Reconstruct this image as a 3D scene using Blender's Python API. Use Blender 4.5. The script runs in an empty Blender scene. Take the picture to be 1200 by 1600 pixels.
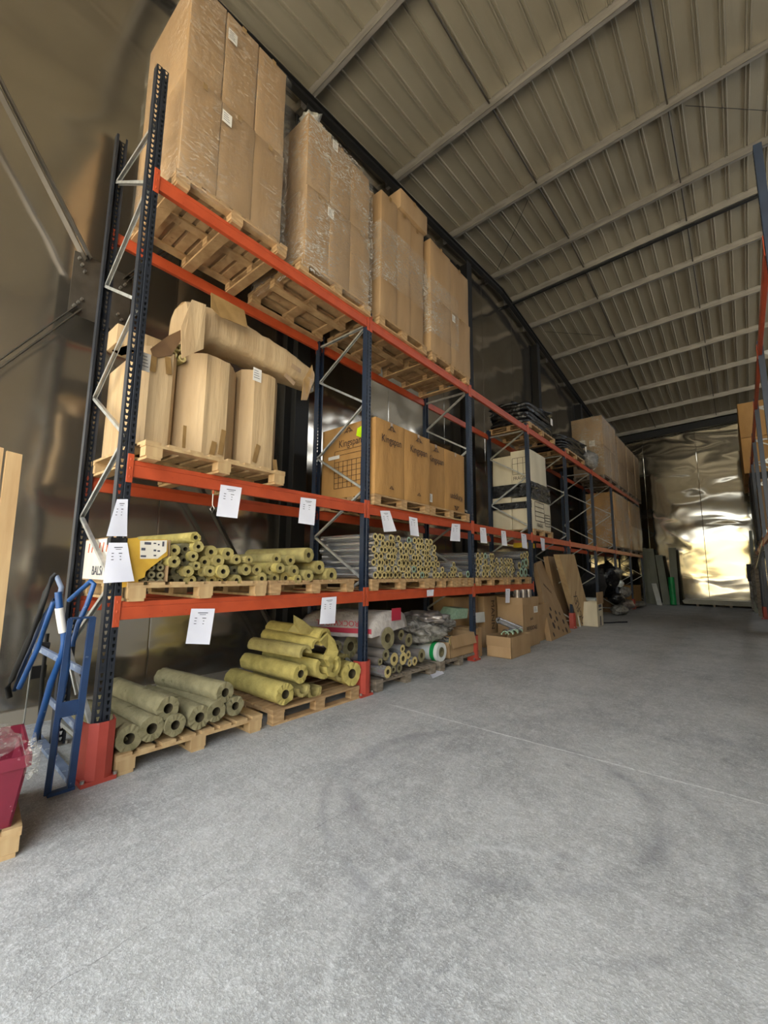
import bpy, math, random
from mathutils import Vector, Matrix, noise
random.seed(11)
PI = math.pi
S = bpy.context.scene
COL = S.collection

# ------------------------------------------------------------------ camera
F_PX, YAW, PIT, ROL = 665.74, 0.6969, 0.1371, 0.009
CAMP = Vector((3.6323, 0.0, 1.4956))
_F = Vector((-math.sin(YAW)*math.cos(PIT), math.cos(YAW)*math.cos(PIT), math.sin(PIT)))
_R = Vector((math.cos(YAW), math.sin(YAW), 0))
_U = _R.cross(_F)
_R2 = _R*math.cos(ROL) + _U*math.sin(ROL)
_U2 = -_R*math.sin(ROL) + _U*math.cos(ROL)
cd = bpy.data.cameras.new('camera')
cd.sensor_fit = 'HORIZONTAL'; cd.sensor_width = 36; cd.lens = F_PX/1200*36
cd.clip_start = 0.05; cd.clip_end = 300
cam = bpy.data.objects.new('camera', cd); COL.objects.link(cam)
cam.matrix_world = Matrix(((_R2.x, _U2.x, -_F.x, CAMP.x), (_R2.y, _U2.y, -_F.y, CAMP.y),
                           (_R2.z, _U2.z, -_F.z, CAMP.z), (0, 0, 0, 1)))
S.camera = cam

# ------------------------------------------------------------------ world, daylight through the open front, exposure
S.view_settings.view_transform = 'Standard'; S.view_settings.look = 'None'
S.view_settings.gamma = 1; S.view_settings.use_curve_mapping = False
S.view_settings.exposure = 1.0
W = bpy.data.worlds.new('sky'); S.world = W; W.use_nodes = True
wn = W.node_tree; bg = wn.nodes['Background']
bg.inputs[0].default_value = (0.87, 0.93, 1.0, 1); bg.inputs[1].default_value = 3.4
sd = bpy.data.lights.new('sun', 'SUN'); sd.energy = 14; sd.angle = 0.01; sd.color = (1, 0.93, 0.82)
sun = bpy.data.objects.new('sun', sd); COL.objects.link(sun)
sun.rotation_euler = Vector((-0.9, 0.12, 0.95)).to_track_quat('Z', 'Y').to_euler()
pl = bpy.data.lights.new('door_daylight', 'AREA'); pl.shape = 'RECTANGLE'; pl.size = 10.7; pl.size_y = 6.7
pl.cycles.is_portal = True
po = bpy.data.objects.new('door_daylight', pl); COL.objects.link(po)
po.location = (3.65, -3.0, 3.35); po.rotation_euler = (-PI/2, 0, 0)
pl2 = bpy.data.lights.new('added_strip_portal', 'AREA'); pl2.shape = 'RECTANGLE'; pl2.size = 1.5; pl2.size_y = 16; pl2.cycles.is_portal = True
po2 = bpy.data.objects.new('added_strip_portal', pl2); COL.objects.link(po2); po2.location = (9.33, 16, 8.8); po2.rotation_euler = (0, PI/2, 0)  # sky sampling portal at the strip opening added in the right wall
S.cycles.max_bounces = 7; S.cycles.diffuse_bounces = 4; S.cycles.glossy_bounces = 4
S.cycles.transparent_max_bounces = 10; S.cycles.transmission_bounces = 4
S.cycles.sample_clamp_indirect = 6; S.cycles.use_denoising = True
S.cycles.caustics_reflective = False

# ------------------------------------------------------------------ picture rays (pixel -> point on a plane of the building)
def ray(u, v): return _F + _R2*((u-600)/F_PX) - _U2*((v-800)/F_PX)
def at(u, v, X=None, Y=None, Z=None):
    d = ray(u, v)
    t = (X-CAMP.x)/d.x if X is not None else (Y-CAMP.y)/d.y if Y is not None else (Z-CAMP.z)/d.z
    return CAMP + d*t
def px2m(r, p): return r*(p-CAMP).dot(_F)/F_PX

# ------------------------------------------------------------------ materials
def lin(h):
    if isinstance(h, str):
        c = [int(h[i:i+2], 16)/255 for i in (0, 2, 4)]
        c = [x/12.92 if x <= .04045 else ((x+.055)/1.055)**2.4 for x in c]
    else: c = list(h)
    return (*c, 1)
M = {}
def mat(name, c1, c2=None, scale=4, stretch=(1, 1, 1), rough=.6, metal=0, bump=0, bscale=60, bstretch=(1, 1, 1),
        rnd=0.0, spot=None, spotscale=20, spotth=.62, rough2=None, bdist=.01, coord='Object', lo=.35, hi=.65):
    m = bpy.data.materials.new(name); m.use_nodes = True; nt = m.node_tree; N = nt.nodes; L = nt.links
    b = N['Principled BSDF']; b.inputs['Roughness'].default_value = rough; b.inputs['Metallic'].default_value = metal
    tc = N.new('ShaderNodeTexCoord')
    def noi(sc, st, det=6):
        mp = N.new('ShaderNodeMapping'); mp.inputs['Scale'].default_value = st
        L.new(tc.outputs[coord], mp.inputs['Vector'])
        n = N.new('ShaderNodeTexNoise'); n.inputs['Scale'].default_value = sc; n.inputs['Detail'].default_value = det
        L.new(mp.outputs[0], n.inputs['Vector']); return n
    out = None
    n1 = noi(scale, stretch)
    mx = N.new('ShaderNodeMix'); mx.data_type = 'RGBA'
    mr = N.new('ShaderNodeMapRange'); mr.inputs[1].default_value = lo; mr.inputs[2].default_value = hi
    L.new(n1.outputs['Fac'], mr.inputs[0]); L.new(mr.outputs[0], mx.inputs[0])
    mx.inputs[6].default_value = lin(c1); mx.inputs[7].default_value = lin(c2 or c1)
    out = mx.outputs[2]
    if spot:
        n2 = noi(spotscale, (1, 1, 1), 3)
        m2 = N.new('ShaderNodeMapRange'); m2.inputs[1].default_value = spotth; m2.inputs[2].default_value = spotth+.05
        L.new(n2.outputs['Fac'], m2.inputs[0])
        x2 = N.new('ShaderNodeMix'); x2.data_type = 'RGBA'
        L.new(m2.outputs[0], x2.inputs[0]); L.new(out, x2.inputs[6]); x2.inputs[7].default_value = lin(spot)
        out = x2.outputs[2]
    if rnd:
        oi = N.new('ShaderNodeObjectInfo'); hs = N.new('ShaderNodeHueSaturation')
        r2 = N.new('ShaderNodeMapRange'); r2.inputs[3].default_value = 1-rnd; r2.inputs[4].default_value = 1+rnd
        L.new(oi.outputs['Random'], r2.inputs[0]); L.new(r2.outputs[0], hs.inputs['Value'])
        L.new(out, hs.inputs['Color']); out = hs.outputs[0]
    L.new(out, b.inputs['Base Color'])
    if rough2 is not None:
        m3 = N.new('ShaderNodeMapRange'); m3.inputs[3].default_value = rough; m3.inputs[4].default_value = rough2
        L.new(n1.outputs['Fac'], m3.inputs[0]); L.new(m3.outputs[0], b.inputs['Roughness'])
    if bump:
        n3 = noi(bscale, bstretch, 4)
        bp = N.new('ShaderNodeBump'); bp.inputs['Strength'].default_value = bump; bp.inputs['Distance'].default_value = bdist
        L.new(n3.outputs['Fac'], bp.inputs['Height']); L.new(bp.outputs[0], b.inputs['Normal'])
    M[name] = m; return m

mat('cardboard', 'A88A65', '9A7C58', 3, (1, 1, .3), .72, 0, .25, 14, (1, 1, .25), rnd=.07, bdist=.02)
mat('cardboard_gold', 'B5894F', 'A47A44', 3, (1, 1, .3), .7, 0, .5, 9, (1, 1, .4), rnd=.05, bdist=.03)
mat('cardboard_pale', 'BFA47C', 'AA8D66', 5, (1, 1, .15), .72, 0, .5, 12, (1, 1, .12), rnd=.05, bdist=.03)
mat('cardboard_dark', '7A5C3C', '63482E', 5, rough=.8, rnd=.06)
mat('cardboard_white', 'D8CDB2', 'C8BCA0', 3, (1, 1, .3), .6, 0, .15, 12)
mat('box_yellow', 'CFA53A', 'B98F2E', 5, rough=.55)
mat('box_print', 'E6E0D2', 'D8D0C0', 5, rough=.5)
mat('orange_print', 'C8532A', rough=.6)
mat('crimson_print', 'A3263A', rough=.5)
mat('tape', '9A7A4C', '86683E', 8, rough=.28)
mat('wood', 'BD9C70', '9C7A52', 3, (2, 2, 9), .75, 0, .3, 40, (1, 1, 1), rnd=.12, spot='7d5a36', spotscale=9, spotth=.68)
mat('wood_old', '8F8272', '6F6455', 4, (2, 2, 6), .85, 0, .4, 40, rnd=.1, spot='4d4438', spotscale=8, spotth=.66)
mat('wood_light', 'C4A678', 'AD8C60', 2, (6, 6, .6), .7, rnd=.06, spot='8d6a40', spotscale=7, spotth=.7)
mat('wool', 'AE9F62', '928450', 9, rough=.95, bump=.6, bscale=70, rnd=.07, spot='7f7738', spotscale=16, spotth=.66)
mat('wool_dusty', '8F8664', '787050', 9, rough=.95, bump=.6, bscale=60, rnd=.06, spot='655f3e', spotscale=14, spotth=.66)
mat('wool_bright', 'BDAB62', 'A1924E', 9, rough=.95, bump=.8, bscale=50, rnd=.05)
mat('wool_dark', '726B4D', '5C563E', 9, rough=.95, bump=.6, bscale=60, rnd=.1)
mat('wool_end', 'CDBA80', 'B6A164', 60, rough=.95, bump=.5, bscale=200, rnd=.1)
mat('foam_green', '9DB59A', '83A088', 20, rough=.6, rnd=.05)
mat('foil', 'CBCBCC', 'B8B8BC', 8, (.3, 3, 3), .2, .75, .08, 10, (.5, 3, 3), rnd=.08, bdist=.01)
mat('foil_dull', 'A09892', '857D78', 6, (.4, 2, 2), .28, .5, .3, 12, (.5, 2, 2), rnd=.08, bdist=.02)
mat('orange', 'BC4F2C', 'AD4626', 6, rough=.42, spot='96371c', spotscale=30, spotth=.7)
mat('guard', 'B04536', 'A23D30', 6, rough=.5, spot='8e5d50', spotscale=14, spotth=.69)
mat('navy', '1D2A3D', '192435', 6, rough=.45, metal=.0, spot='54606c', spotscale=60, spotth=.74)
mat('navy_front', '2C3038', '26292F', 6, rough=.42, metal=.3, spot='5c6064', spotscale=60, spotth=.74)
mat('galv', 'B9B9B4', 'A0A09A', 14, rough=.36, metal=.45, rnd=.04)
mat('purlin', 'B3ADA2', '99948A', 3, (.6, 3, 3), .3, .5, .05, 20)
mat('steel_dark', '191714', '13120F', 4, rough=.65)
mat('brace_steel', '5E574D', '50493F', 6, rough=.42, metal=.5)
mat('zinc', 'B9B6AE', rough=.3, metal=.9)
mat('paper', 'ECECF4', 'E2E2EC', 3, rough=.6)
mat('ink', '4A4A55', rough=.7)
mat('ink_brown', '3B2C25', rough=.7)
mat('sticker', 'DFDAD0', rough=.5)
mat('neon', 'C8F000', 'BDE400', 5, rough=.5)
mat('black_film', '0B0B0C', '151516', 7, rough=.22, bump=.9, bscale=12, bdist=.04)
mat('black_foam', '17171A', '101012', 7, rough=.6, bump=.6, bscale=12, bdist=.03)
mat('blue', '1E4C84', '1A4274', 8, rough=.35, spot='6f8298', spotscale=26, spotth=.68)
mat('blue_dark', '1F3A60', '1A3153', 8, rough=.45, spot='5c6a7c', spotscale=30, spotth=.69)
mat('blue_dusty', '78849A', '606E86', 8, rough=.6, spot='9aa3ad', spotscale=20, spotth=.6)
mat('white_plastic', 'D9DBD8', 'C9CCC8', 6, rough=.35)
mat('bag_white', 'B8B0A8', 'A39B94', 5, rough=.35, bump=.8, bscale=9, bdist=.04)
mat('green_plastic', '12924A', '0E8040', 6, rough=.4)
mat('crimson_plastic', '7C2034', '6C1A2B', 5, rough=.45, spot='b98a92', spotscale=22, spotth=.68)
mat('clear_plastic', 'A9A59A', '8D8A80', 9, rough=.2, bump=.8, bscale=20, bdist=.03)
mat('rust_plastic', '84604C', '765442', 5, rough=.5)
mat('grey_sheet', '7D8074', '6C6F64', 3, (1, 1, .3), .6, rnd=.12)
mat('grey_wrap', '98948C', '6F6B64', 9, rough=.22, bump=1.0, bscale=13, bdist=.08)
mat('yellow_paint', 'D8B21E', rough=.5)
mat('sheet_steel', '8A887F', '75736B', 2, rough=.5, metal=.5)
mat('yard', 'D2CABC', 'C6BEAE', .5, rough=.9)
mat('facade_paint', 'F2E3B4', 'EADAA6', .5, rough=.9)
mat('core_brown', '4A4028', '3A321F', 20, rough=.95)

def concrete():
    m = bpy.data.materials.new('concrete'); m.use_nodes = True; nt = m.node_tree; N = nt.nodes; L = nt.links
    b = N['Principled BSDF']
    geo = N.new('ShaderNodeNewGeometry'); P = geo.outputs['Position']
    def noi(sc, det=6, st=(1, 1, 1), rg=.55):
        mp = N.new('ShaderNodeMapping'); mp.inputs['Scale'].default_value = st; L.new(P, mp.inputs[0])
        n = N.new('ShaderNodeTexNoise'); n.inputs['Scale'].default_value = sc; n.inputs['Detail'].default_value = det
        n.inputs['Roughness'].default_value = rg
        L.new(mp.outputs[0], n.inputs['Vector']); return n.outputs['Fac']
    def mr(x, a, b_, c=0, d=1):
        k = N.new('ShaderNodeMapRange'); L.new(x, k.inputs[0])
        for i, v in enumerate((a, b_, c, d)): k.inputs[i+1].default_value = v
        return k.outputs[0]
    def mix(f, a, c, blend='MIX'):
        x = N.new('ShaderNodeMix'); x.data_type = 'RGBA'; x.blend_type = blend; L.new(f, x.inputs[0])
        if isinstance(a, str): x.inputs[6].default_value = lin(a)
        else: L.new(a, x.inputs[6])
        x.inputs[7].default_value = lin(c); return x.outputs[2]
    def ma(op, *a):
        k = N.new('ShaderNodeMath'); k.operation = op
        for i, v in enumerate(a):
            if isinstance(v, (int, float)): k.inputs[i].default_value = v
            else: L.new(v, k.inputs[i])
        return k.outputs[0]
    c = mix(mr(noi(.9), .35, .65), 'A9A8A3', '8E8E8B')
    c = mix(mr(noi(4, 9, (1, .5, 1), rg=.8), .44, .62, 0, .55), c, 'BDBCB8')
    c = mix(mr(noi(80, 4, rg=.75), .54, .62, 0, .6), c, 'DADAD8')
    c = mix(mr(noi(90, 3), .6, .66, 0, .4), c, '707173')
    c = mix(mr(noi(2.6, 5), .63, .72, 0, .4), c, '77777A')
    c = mix(mr(noi(22, 7, (1, .6, 1), rg=.8), .5, .6, 0, .5), c, 'C9C9C6')
    sx = N.new('ShaderNodeSeparateXYZ'); L.new(P, sx.inputs[0]); X, Y = sx.outputs[0], sx.outputs[1]
    wob = ma('MULTIPLY', ma('SUBTRACT', noi(3, 6), .5), .12)
    def ring(cx, cy, r, w, col, amt, c, cond=None):
        d = ma('SQRT', ma('ADD', ma('POWER', ma('ABSOLUTE', ma('SUBTRACT', X, cx)), 2.), ma('POWER', ma('ABSOLUTE', ma('SUBTRACT', Y, cy)), 2.)))
        dd = ma('ABSOLUTE', ma('SUBTRACT', ma('ADD', d, ma('MULTIPLY', wob, .3)), r))
        f = ma('MULTIPLY', mr(dd, 0, w, 1, 0), mr(noi(2.2, 6), .38, .62, 0, amt)); return mix(f, c, col)
    c = ring(2.15, 3.0, 1.0, .09, '7C7C7D', .6, c)
    c = ring(2.9, 1.75, .75, .03, 'BFBFBC', .8, c)
    c = ring(2.3, 2.9, 1.22, .05, '858586', .5, c)
    c = ring(3.2, 3.2, 1.9, .12, '8A8A8A', .4, c)
    # the scratched chalk line across the aisle and the hairline crack
    f = ma('MULTIPLY', mr(ma('ABSOLUTE', ma('ADD', ma('SUBTRACT', Y, 3.94), ma('MULTIPLY', wob, .25))), .004, .016, 1, 0),
           ma('MULTIPLY', mr(X, .35, .6, 0, 1), mr(noi(30, 3), .35, .55, .3, .95)))
    c = mix(f, c, 'D8D8D4')
    f = ma('MULTIPLY', mr(ma('ABSOLUTE', ma('ADD', ma('SUBTRACT', X, 1.6), ma('MULTIPLY', wob, 1.1))), .0, .004, 1, 0), ma('MULTIPLY', mr(Y, 2.0, 2.4, .7, 0), mr(noi(4, 3), .4, .6, .2, 1)))
    c = mix(f, c, '4E4D4B')
    L.new(c, b.inputs['Base Color'])
    L.new(mr(noi(5, 6), .3, .7, .55, .85), b.inputs['Roughness'])
    bp = N.new('ShaderNodeBump'); bp.inputs['Strength'].default_value = .55; bp.inputs['Distance'].default_value = .02
    hh = ma('ADD', ma('MULTIPLY', noi(40, 5, rg=.7), .5), noi(7, 6)); L.new(hh, bp.inputs['Height']); L.new(bp.outputs[0], b.inputs['Normal'])
    M['concrete'] = m
concrete()

def shiny_wall(name, c1, c2, rough, axis, amp, sc, metal=.95, panel=2.0, bst=(1, 1, 1), seam=.2):
    """polished sheet cladding: wavy bump, fine panel seams"""
    m = bpy.data.materials.new(name); m.use_nodes = True; nt = m.node_tree; N = nt.nodes; L = nt.links
    b = N['Principled BSDF']; b.inputs['Metallic'].default_value = metal; b.inputs['Roughness'].default_value = rough
    geo = N.new('ShaderNodeNewGeometry'); P = geo.outputs['Position']
    mp = N.new('ShaderNodeMapping'); mp.inputs['Scale'].default_value = bst; L.new(P, mp.inputs[0])
    n = N.new('ShaderNodeTexNoise'); n.inputs['Scale'].default_value = sc; n.inputs['Detail'].default_value = 1.3
    n.inputs['Distortion'].default_value = .6
    L.new(mp.outputs[0], n.inputs['Vector'])
    sx = N.new('ShaderNodeSeparateXYZ'); L.new(P, sx.inputs[0])
    k = N.new('ShaderNodeMath'); k.operation = 'PINGPONG'; L.new(sx.outputs[axis], k.inputs[0]); k.inputs[1].default_value = panel/2
    mr = N.new('ShaderNodeMapRange'); L.new(k.outputs[0], mr.inputs[0]); mr.inputs[1].default_value = 0; mr.inputs[2].default_value = .012
    mr.inputs[3].default_value = -seam; mr.inputs[4].default_value = 0
    ad = N.new('ShaderNodeMath'); ad.operation = 'ADD'; L.new(n.outputs['Fac'], ad.inputs[0]); L.new(mr.outputs[0], ad.inputs[1])
    bp = N.new('ShaderNodeBump'); bp.inputs['Strength'].default_value = 1; bp.inputs['Distance'].default_value = amp
    L.new(ad.outputs[0], bp.inputs['Height']); L.new(bp.outputs[0], b.inputs['Normal'])
    n2 = N.new('ShaderNodeTexNoise'); n2.inputs['Scale'].default_value = .8; L.new(P, n2.inputs['Vector'])
    mx = N.new('ShaderNodeMix'); mx.data_type = 'RGBA'; L.new(n2.outputs['Fac'], mx.inputs[0])
    mx.inputs[6].default_value = lin(c1); mx.inputs[7].default_value = lin(c2); L.new(mx.outputs[2], b.inputs['Base Color'])
    M[name] = m
shiny_wall('wall_steel', 'C2BAAB', 'AEA597', .15, 1, .075, .6, metal=.93, panel=2.2, bst=(1, .8, 1.4), seam=.04)
shiny_wall('far_steel', 'BDB6A4', 'A8A08E', .08, 0, .045, .55, metal=.97, panel=2.3, bst=(.7, 1, 1.5), seam=.15)
shiny_wall('side_steel', 'B5AC9C', 'A39A8A', .3, 1, .03, .5, metal=.5)

def roof_mat():
    m = mat('roof_sheet', 'A39A85', '988F7A', 1.2, (1, .3, 1), .42, .2, 0)
    nt = m.node_tree; N = nt.nodes; L = nt.links; b = N['Principled BSDF']
    geo = N.new('ShaderNodeNewGeometry'); sx = N.new('ShaderNodeSeparateXYZ'); L.new(geo.outputs['Position'], sx.inputs[0])
    k = N.new('ShaderNodeMath'); k.operation = 'PINGPONG'; L.new(sx.outputs[0], k.inputs[0]); k.inputs[1].default_value = .014
    bp = N.new('ShaderNodeBump'); bp.inputs['Strength'].default_value = .35; bp.inputs['Distance'].default_value = .15
    L.new(k.outputs[0], bp.inputs['Height']); L.new(bp.outputs[0], b.inputs['Normal'])
roof_mat()

def film_mat(name, tint, lo_, hi_, sc, st):
    m = bpy.data.materials.new(name); m.use_nodes = True; nt = m.node_tree; N = nt.nodes; L = nt.links
    b = N['Principled BSDF']; out = N['Material Output']; b.inputs['Base Color'].default_value = lin(tint); b.inputs['Roughness'].default_value = .18
    tr = N.new('ShaderNodeBsdfTransparent'); tr.inputs[0].default_value = (.96, .96, .96, 1)
    mx = N.new('ShaderNodeMixShader'); tc = N.new('ShaderNodeTexCoord')
    def noi(scale, rot, stretch, dist):
        mp = N.new('ShaderNodeMapping'); mp.inputs['Scale'].default_value = stretch; mp.inputs['Rotation'].default_value = rot
        L.new(tc.outputs['Object'], mp.inputs[0])
        n = N.new('ShaderNodeTexNoise'); n.inputs['Scale'].default_value = scale; n.inputs['Detail'].default_value = 4
        n.inputs['Distortion'].default_value = dist; L.new(mp.outputs[0], n.inputs['Vector']); return n.outputs['Fac']
    def math_(op, a, b_):
        k = N.new('ShaderNodeMath'); k.operation = op
        for i, v in enumerate((a, b_)):
            if isinstance(v, (int, float)): k.inputs[i].default_value = v
            else: L.new(v, k.inputs[i])
        return k.outputs[0]
    def mr(x, a, c, d, e):
        k = N.new('ShaderNodeMapRange'); L.new(x, k.inputs[0])
        for i, v in enumerate((a, c, d, e)): k.inputs[i+1].default_value = v
        return k.outputs[0]
    n1 = noi(sc, (.45, 0, 0), st, 1.6); n2 = noi(1.3, (0, 0, 0), (1, 1, 1), .4)
    glint_streak = mr(math_('ABSOLUTE', math_('SUBTRACT', n1, .5), 0), 0, .055, hi_, 0)  # pale opaque streaks: film highlights painted in as colour
    patch = mr(n2, .38, .56, 0, 1)
    fac = math_('ADD', math_('MULTIPLY', glint_streak, patch), lo_)
    bp = N.new('ShaderNodeBump'); bp.inputs['Strength'].default_value = .8; bp.inputs['Distance'].default_value = .05
    L.new(n1, bp.inputs['Height']); L.new(bp.outputs[0], b.inputs['Normal'])
    L.new(fac, mx.inputs[0]); L.new(tr.outputs[0], mx.inputs[1]); L.new(b.outputs[0], mx.inputs[2]); L.new(mx.outputs[0], out.inputs[0]); M[name] = m
film_mat('film', 'E9E2D4', .02, .26, 5, (1, 1, 3.5))
film_mat('film_dense', 'EFE9DC', .06, .6, 7, (1, 1, 3.0))

# ------------------------------------------------------------------ mesh helpers
WL = {}     # world location given to each thing while it is built
def basis(d, up=Vector((0, 0, 1))):
    d = d.normalized()
    if abs(d.dot(up)) > .99: up = Vector((0, 1, 0))
    s = d.cross(up).normalized(); return d, s, s.cross(d)
class MB:
    def __init__(s): s.v = []; s.f = []; s.m = []; s.sm = []
    def add(s, vs, fs, mi=0, sm=False):
        o = len(s.v); s.v += [Vector(v) for v in vs]
        for f in fs: s.f.append([i+o for i in f]); s.m.append(mi); s.sm.append(sm)
    def box(s, x0, x1, y0, y1, z0, z1, mi=0):
        s.add([(x, y, z) for x in (x0, x1) for y in (y0, y1) for z in (z0, z1)],
              [(0, 1, 3, 2), (4, 6, 7, 5), (0, 4, 5, 1), (2, 3, 7, 6), (0, 2, 6, 4), (1, 5, 7, 3)], mi)
    def bar(s, p, q, w, h, mi=0, up=Vector((0, 0, 1))):
        p, q = Vector(p), Vector(q); d, a, b = basis(q-p, up)
        s.add([c+a*i*w/2+b*j*h/2 for c in (p, q) for i in (-1, 1) for j in (-1, 1)],
              [(0, 1, 3, 2), (4, 6, 7, 5), (0, 4, 5, 1), (2, 3, 7, 6), (0, 2, 6, 4), (1, 5, 7, 3)], mi)
    def prism(s, pts, d, mi=0):
        n = len(pts); pts = [Vector(p) for p in pts]; d = Vector(d)
        s.add(pts+[p+d for p in pts], [tuple(range(n))[::-1], tuple(range(n, 2*n))]+[(i, (i+1) % n, n+(i+1) % n, n+i) for i in range(n)], mi)
    def tube(s, p, q, r, n=12, ri=0, mi=0, me=None, a0=0, a1=2*PI, jit=0, r2=None, caps=True, segs=1, mc=None):
        p, q = Vector(p), Vector(q); d, a, b = basis(q-p); full = abs(a1-a0-2*PI) < 1e-4
        me = mi if me is None else me; r2 = r if r2 is None else r2; k = n if full else n+1
        an = [a0+(a1-a0)*i/n for i in range(k)]
        R = []
        jj = [[d*random.uniform(-jit, jit)+(a*math.cos(t)+b*math.sin(t))*random.uniform(-jit, jit)*.6 for t in an] for _ in (0, 1)]
        for si in range(segs+1):
            c = p.lerp(q, si/segs); rr = r+(r2-r)*si/segs
            R.append([c+(a*math.cos(t)+b*math.sin(t))*rr+(jj[0][i] if si == 0 else jj[1][i] if si == segs else Vector()) for i, t in enumerate(an)])
        vs = [v for ring in R for v in ring]
        rng = range(k if full else k-1)
        fs = [(j*k+i, (j+1)*k+i, (j+1)*k+(i+1) % k, j*k+(i+1) % k) for j in range(segs) for i in rng]
        s.add(vs, fs, mi, True)
        if ri > 0:
            I0 = [p+(a*math.cos(t)+b*math.sin(t))*ri for t in an]; I1 = [q+(a*math.cos(t)+b*math.sin(t))*ri for t in an]
            s.add(I0+I1, [(i, (i+1) % k, k+(i+1) % k, k+i) for i in rng], me if mc is None else mc, True)
            s.add(R[0]+I0, [(i, (i+1) % k, k+(i+1) % k, k+i) for i in rng], me)
            s.add(R[-1]+I1, [(i, k+i, k+(i+1) % k, (i+1) % k) for i in rng], me)
            if not full:
                for e in (0, k-1): s.add([R[0][e], I0[e], I1[e], R[-1][e]], [(0, 1, 2, 3)], me)
        elif caps:
            s.add(R[0], [tuple(range(k))], me); s.add(R[-1], [tuple(range(k))[::-1]], me)
    def path(s, pts, r, n=10, mi=0):
        pts = [Vector(p) for p in pts]; rings = []
        up = Vector((.3, .2, 1)).normalized()
        for i, p in enumerate(pts):
            d = (pts[min(i+1, len(pts)-1)]-pts[max(i-1, 0)]); d, a, b = basis(d, up)
            rings.append([p+(a*math.cos(2*PI*j/n)+b*math.sin(2*PI*j/n))*r for j in range(n)])
        vs = [v for R in rings for v in R]
        s.add(vs, [(i*n+j, i*n+(j+1) % n, (i+1)*n+(j+1) % n, (i+1)*n+j) for i in range(len(pts)-1) for j in range(n)], mi, True)
        s.add(rings[0], [tuple(range(n))], mi); s.add(rings[-1], [tuple(range(n))[::-1]], mi)
    def build(s, name, mats, parent=None, loc=None, bevel=0, sm_all=False):
        me = bpy.data.meshes.new(name)
        if parent is not None: o0 = WL[parent.name].copy()
        elif loc is not None: o0 = Vector(loc)
        else:
            xs = [v.x for v in s.v]; ys = [v.y for v in s.v]; zs = [v.z for v in s.v]
            o0 = Vector(((min(xs)+max(xs))/2, (min(ys)+max(ys))/2, min(zs)))
        c0 = o0
        if parent is not None:
            n = len(s.v); c0 = sum(s.v, Vector())/n
        me.from_pydata([v-c0 for v in s.v], [], s.f)
        for m in (mats if isinstance(mats, (list, tuple)) else [mats]): me.materials.append(M[m])
        for p, mi, sm in zip(me.polygons, s.m, s.sm): p.material_index = mi; p.use_smooth = sm or sm_all
        me.update()
        o = bpy.data.objects.new(name, me); COL.objects.link(o)
        if parent is not None:
            o.parent = parent; o.location = c0-o0; WL[o.name] = c0
        else: o.location = o0; WL[o.name] = o0
        if bevel:
            b = o.modifiers.new('bevel', 'BEVEL'); b.width = bevel; b.segments = 2; b.limit_method = 'ANGLE'
        return o
def thing(name, label, cat, loc, group=None):
    o = bpy.data.objects.new(name, None); COL.objects.link(o); o.location = loc; WL[o.name] = Vector(loc)
    o.empty_display_size = .1
    return tag(o, label, cat, group)
def tag(o, label, cat, group=None):
    o['label'] = label; o['category'] = cat
    if group: o['group'] = group
    return o
def struct(mb, name, mats, **k):
    o = mb.build(name, mats, **k); o['kind'] = 'structure'; return o
def copy_tree(o, loc=None, label=None, group=None, parent=None):
    c = o.copy(); COL.objects.link(c)
    if parent is not None: c.parent = parent
    if loc is not None: c.location = loc
    if label: c['label'] = label
    if group: c['group'] = group
    for ch in o.children: copy_tree(ch, parent=c)
    WL[c.name] = c.location.copy()
    return c
def text(s, size, mname, parent, loc, right, up, name='lettering', align='CENTER', sx=1):
    cu = bpy.data.curves.new('t', 'FONT'); cu.body = s; cu.size = size; cu.align_x = align; cu.align_y = 'CENTER'; cu.extrude = .0006
    t = bpy.data.objects.new('t', cu); COL.objects.link(t)
    me = bpy.data.meshes.new_from_object(t.evaluated_get(bpy.context.evaluated_depsgraph_get()))
    bpy.data.objects.remove(t)
    r = Vector(right).normalized(); u = Vector(up).normalized(); n = r.cross(u)
    for v in me.vertices: c = v.co.copy(); v.co = r*c.x*sx+u*c.y+n*(c.z+.002)
    me.materials.clear(); me.materials.append(M[mname])
    o = bpy.data.objects.new(name, me); COL.objects.link(o); o.parent = parent
    o.location = Vector(loc)-WL[parent.name]; WL[o.name] = Vector(loc); return o
def ridge_z(x, y):
    return 10.517-(.0834*(11.95-y) if y < 11.95 else .1112*(y-11.95))+.034*(x+1.5)

# ------------------------------------------------------------------ the building
XL, XR, YF, YB = -1.8, 9.2, -3.0, 26.0
b = MB(); b.box(XL-.2, XR+.2, YF-.3, YB+.2, -.1, 0); struct(b, 'floor', 'concrete')
b = MB(); b.box(-40, 45, -70, YF-.3, -.1, -.005); struct(b, 'ground', 'yard')
b = MB(); b.box(-30, 40, -34, -33, 0, 7.5)
for i in range(8): b.box(-26+i*8, -23.6+i*8, -33.02, -32.9, 1.2, 3.4, 1)
struct(b, 'wall_opposite', ['facade_paint', 'steel_dark'])
def gable(name, x0, x1, m):
    b = MB(); ys = [YF-.2, 11.95, YB+.2]
    p = [(x0, YF-.2, 0), (x0, YB+.2, 0)]+[(x0, y, ridge_z(x0, y)+.1) for y in reversed(ys)]
    b.prism(p, (x1-x0, 0, 0)); struct(b, name, m)
gable('wall_left', XL-.12, XL, 'wall_steel'); 
b = MB()      # right wall with an unseen high strip opening, added for light and reflections
zt_ = lambda y: ridge_z(XR, y)+.1
WY0, WY1, WZ0, WZ1 = 8.5, 23.5, 8.1, 9.5
ys_ = [YF-.2, 11.95, YB+.2]
b.prism([(XR, YF-.2, 0), (XR, YB+.2, 0), (XR, YB+.2, WZ0), (XR, YF-.2, WZ0)], (.12, 0, 0))
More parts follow.
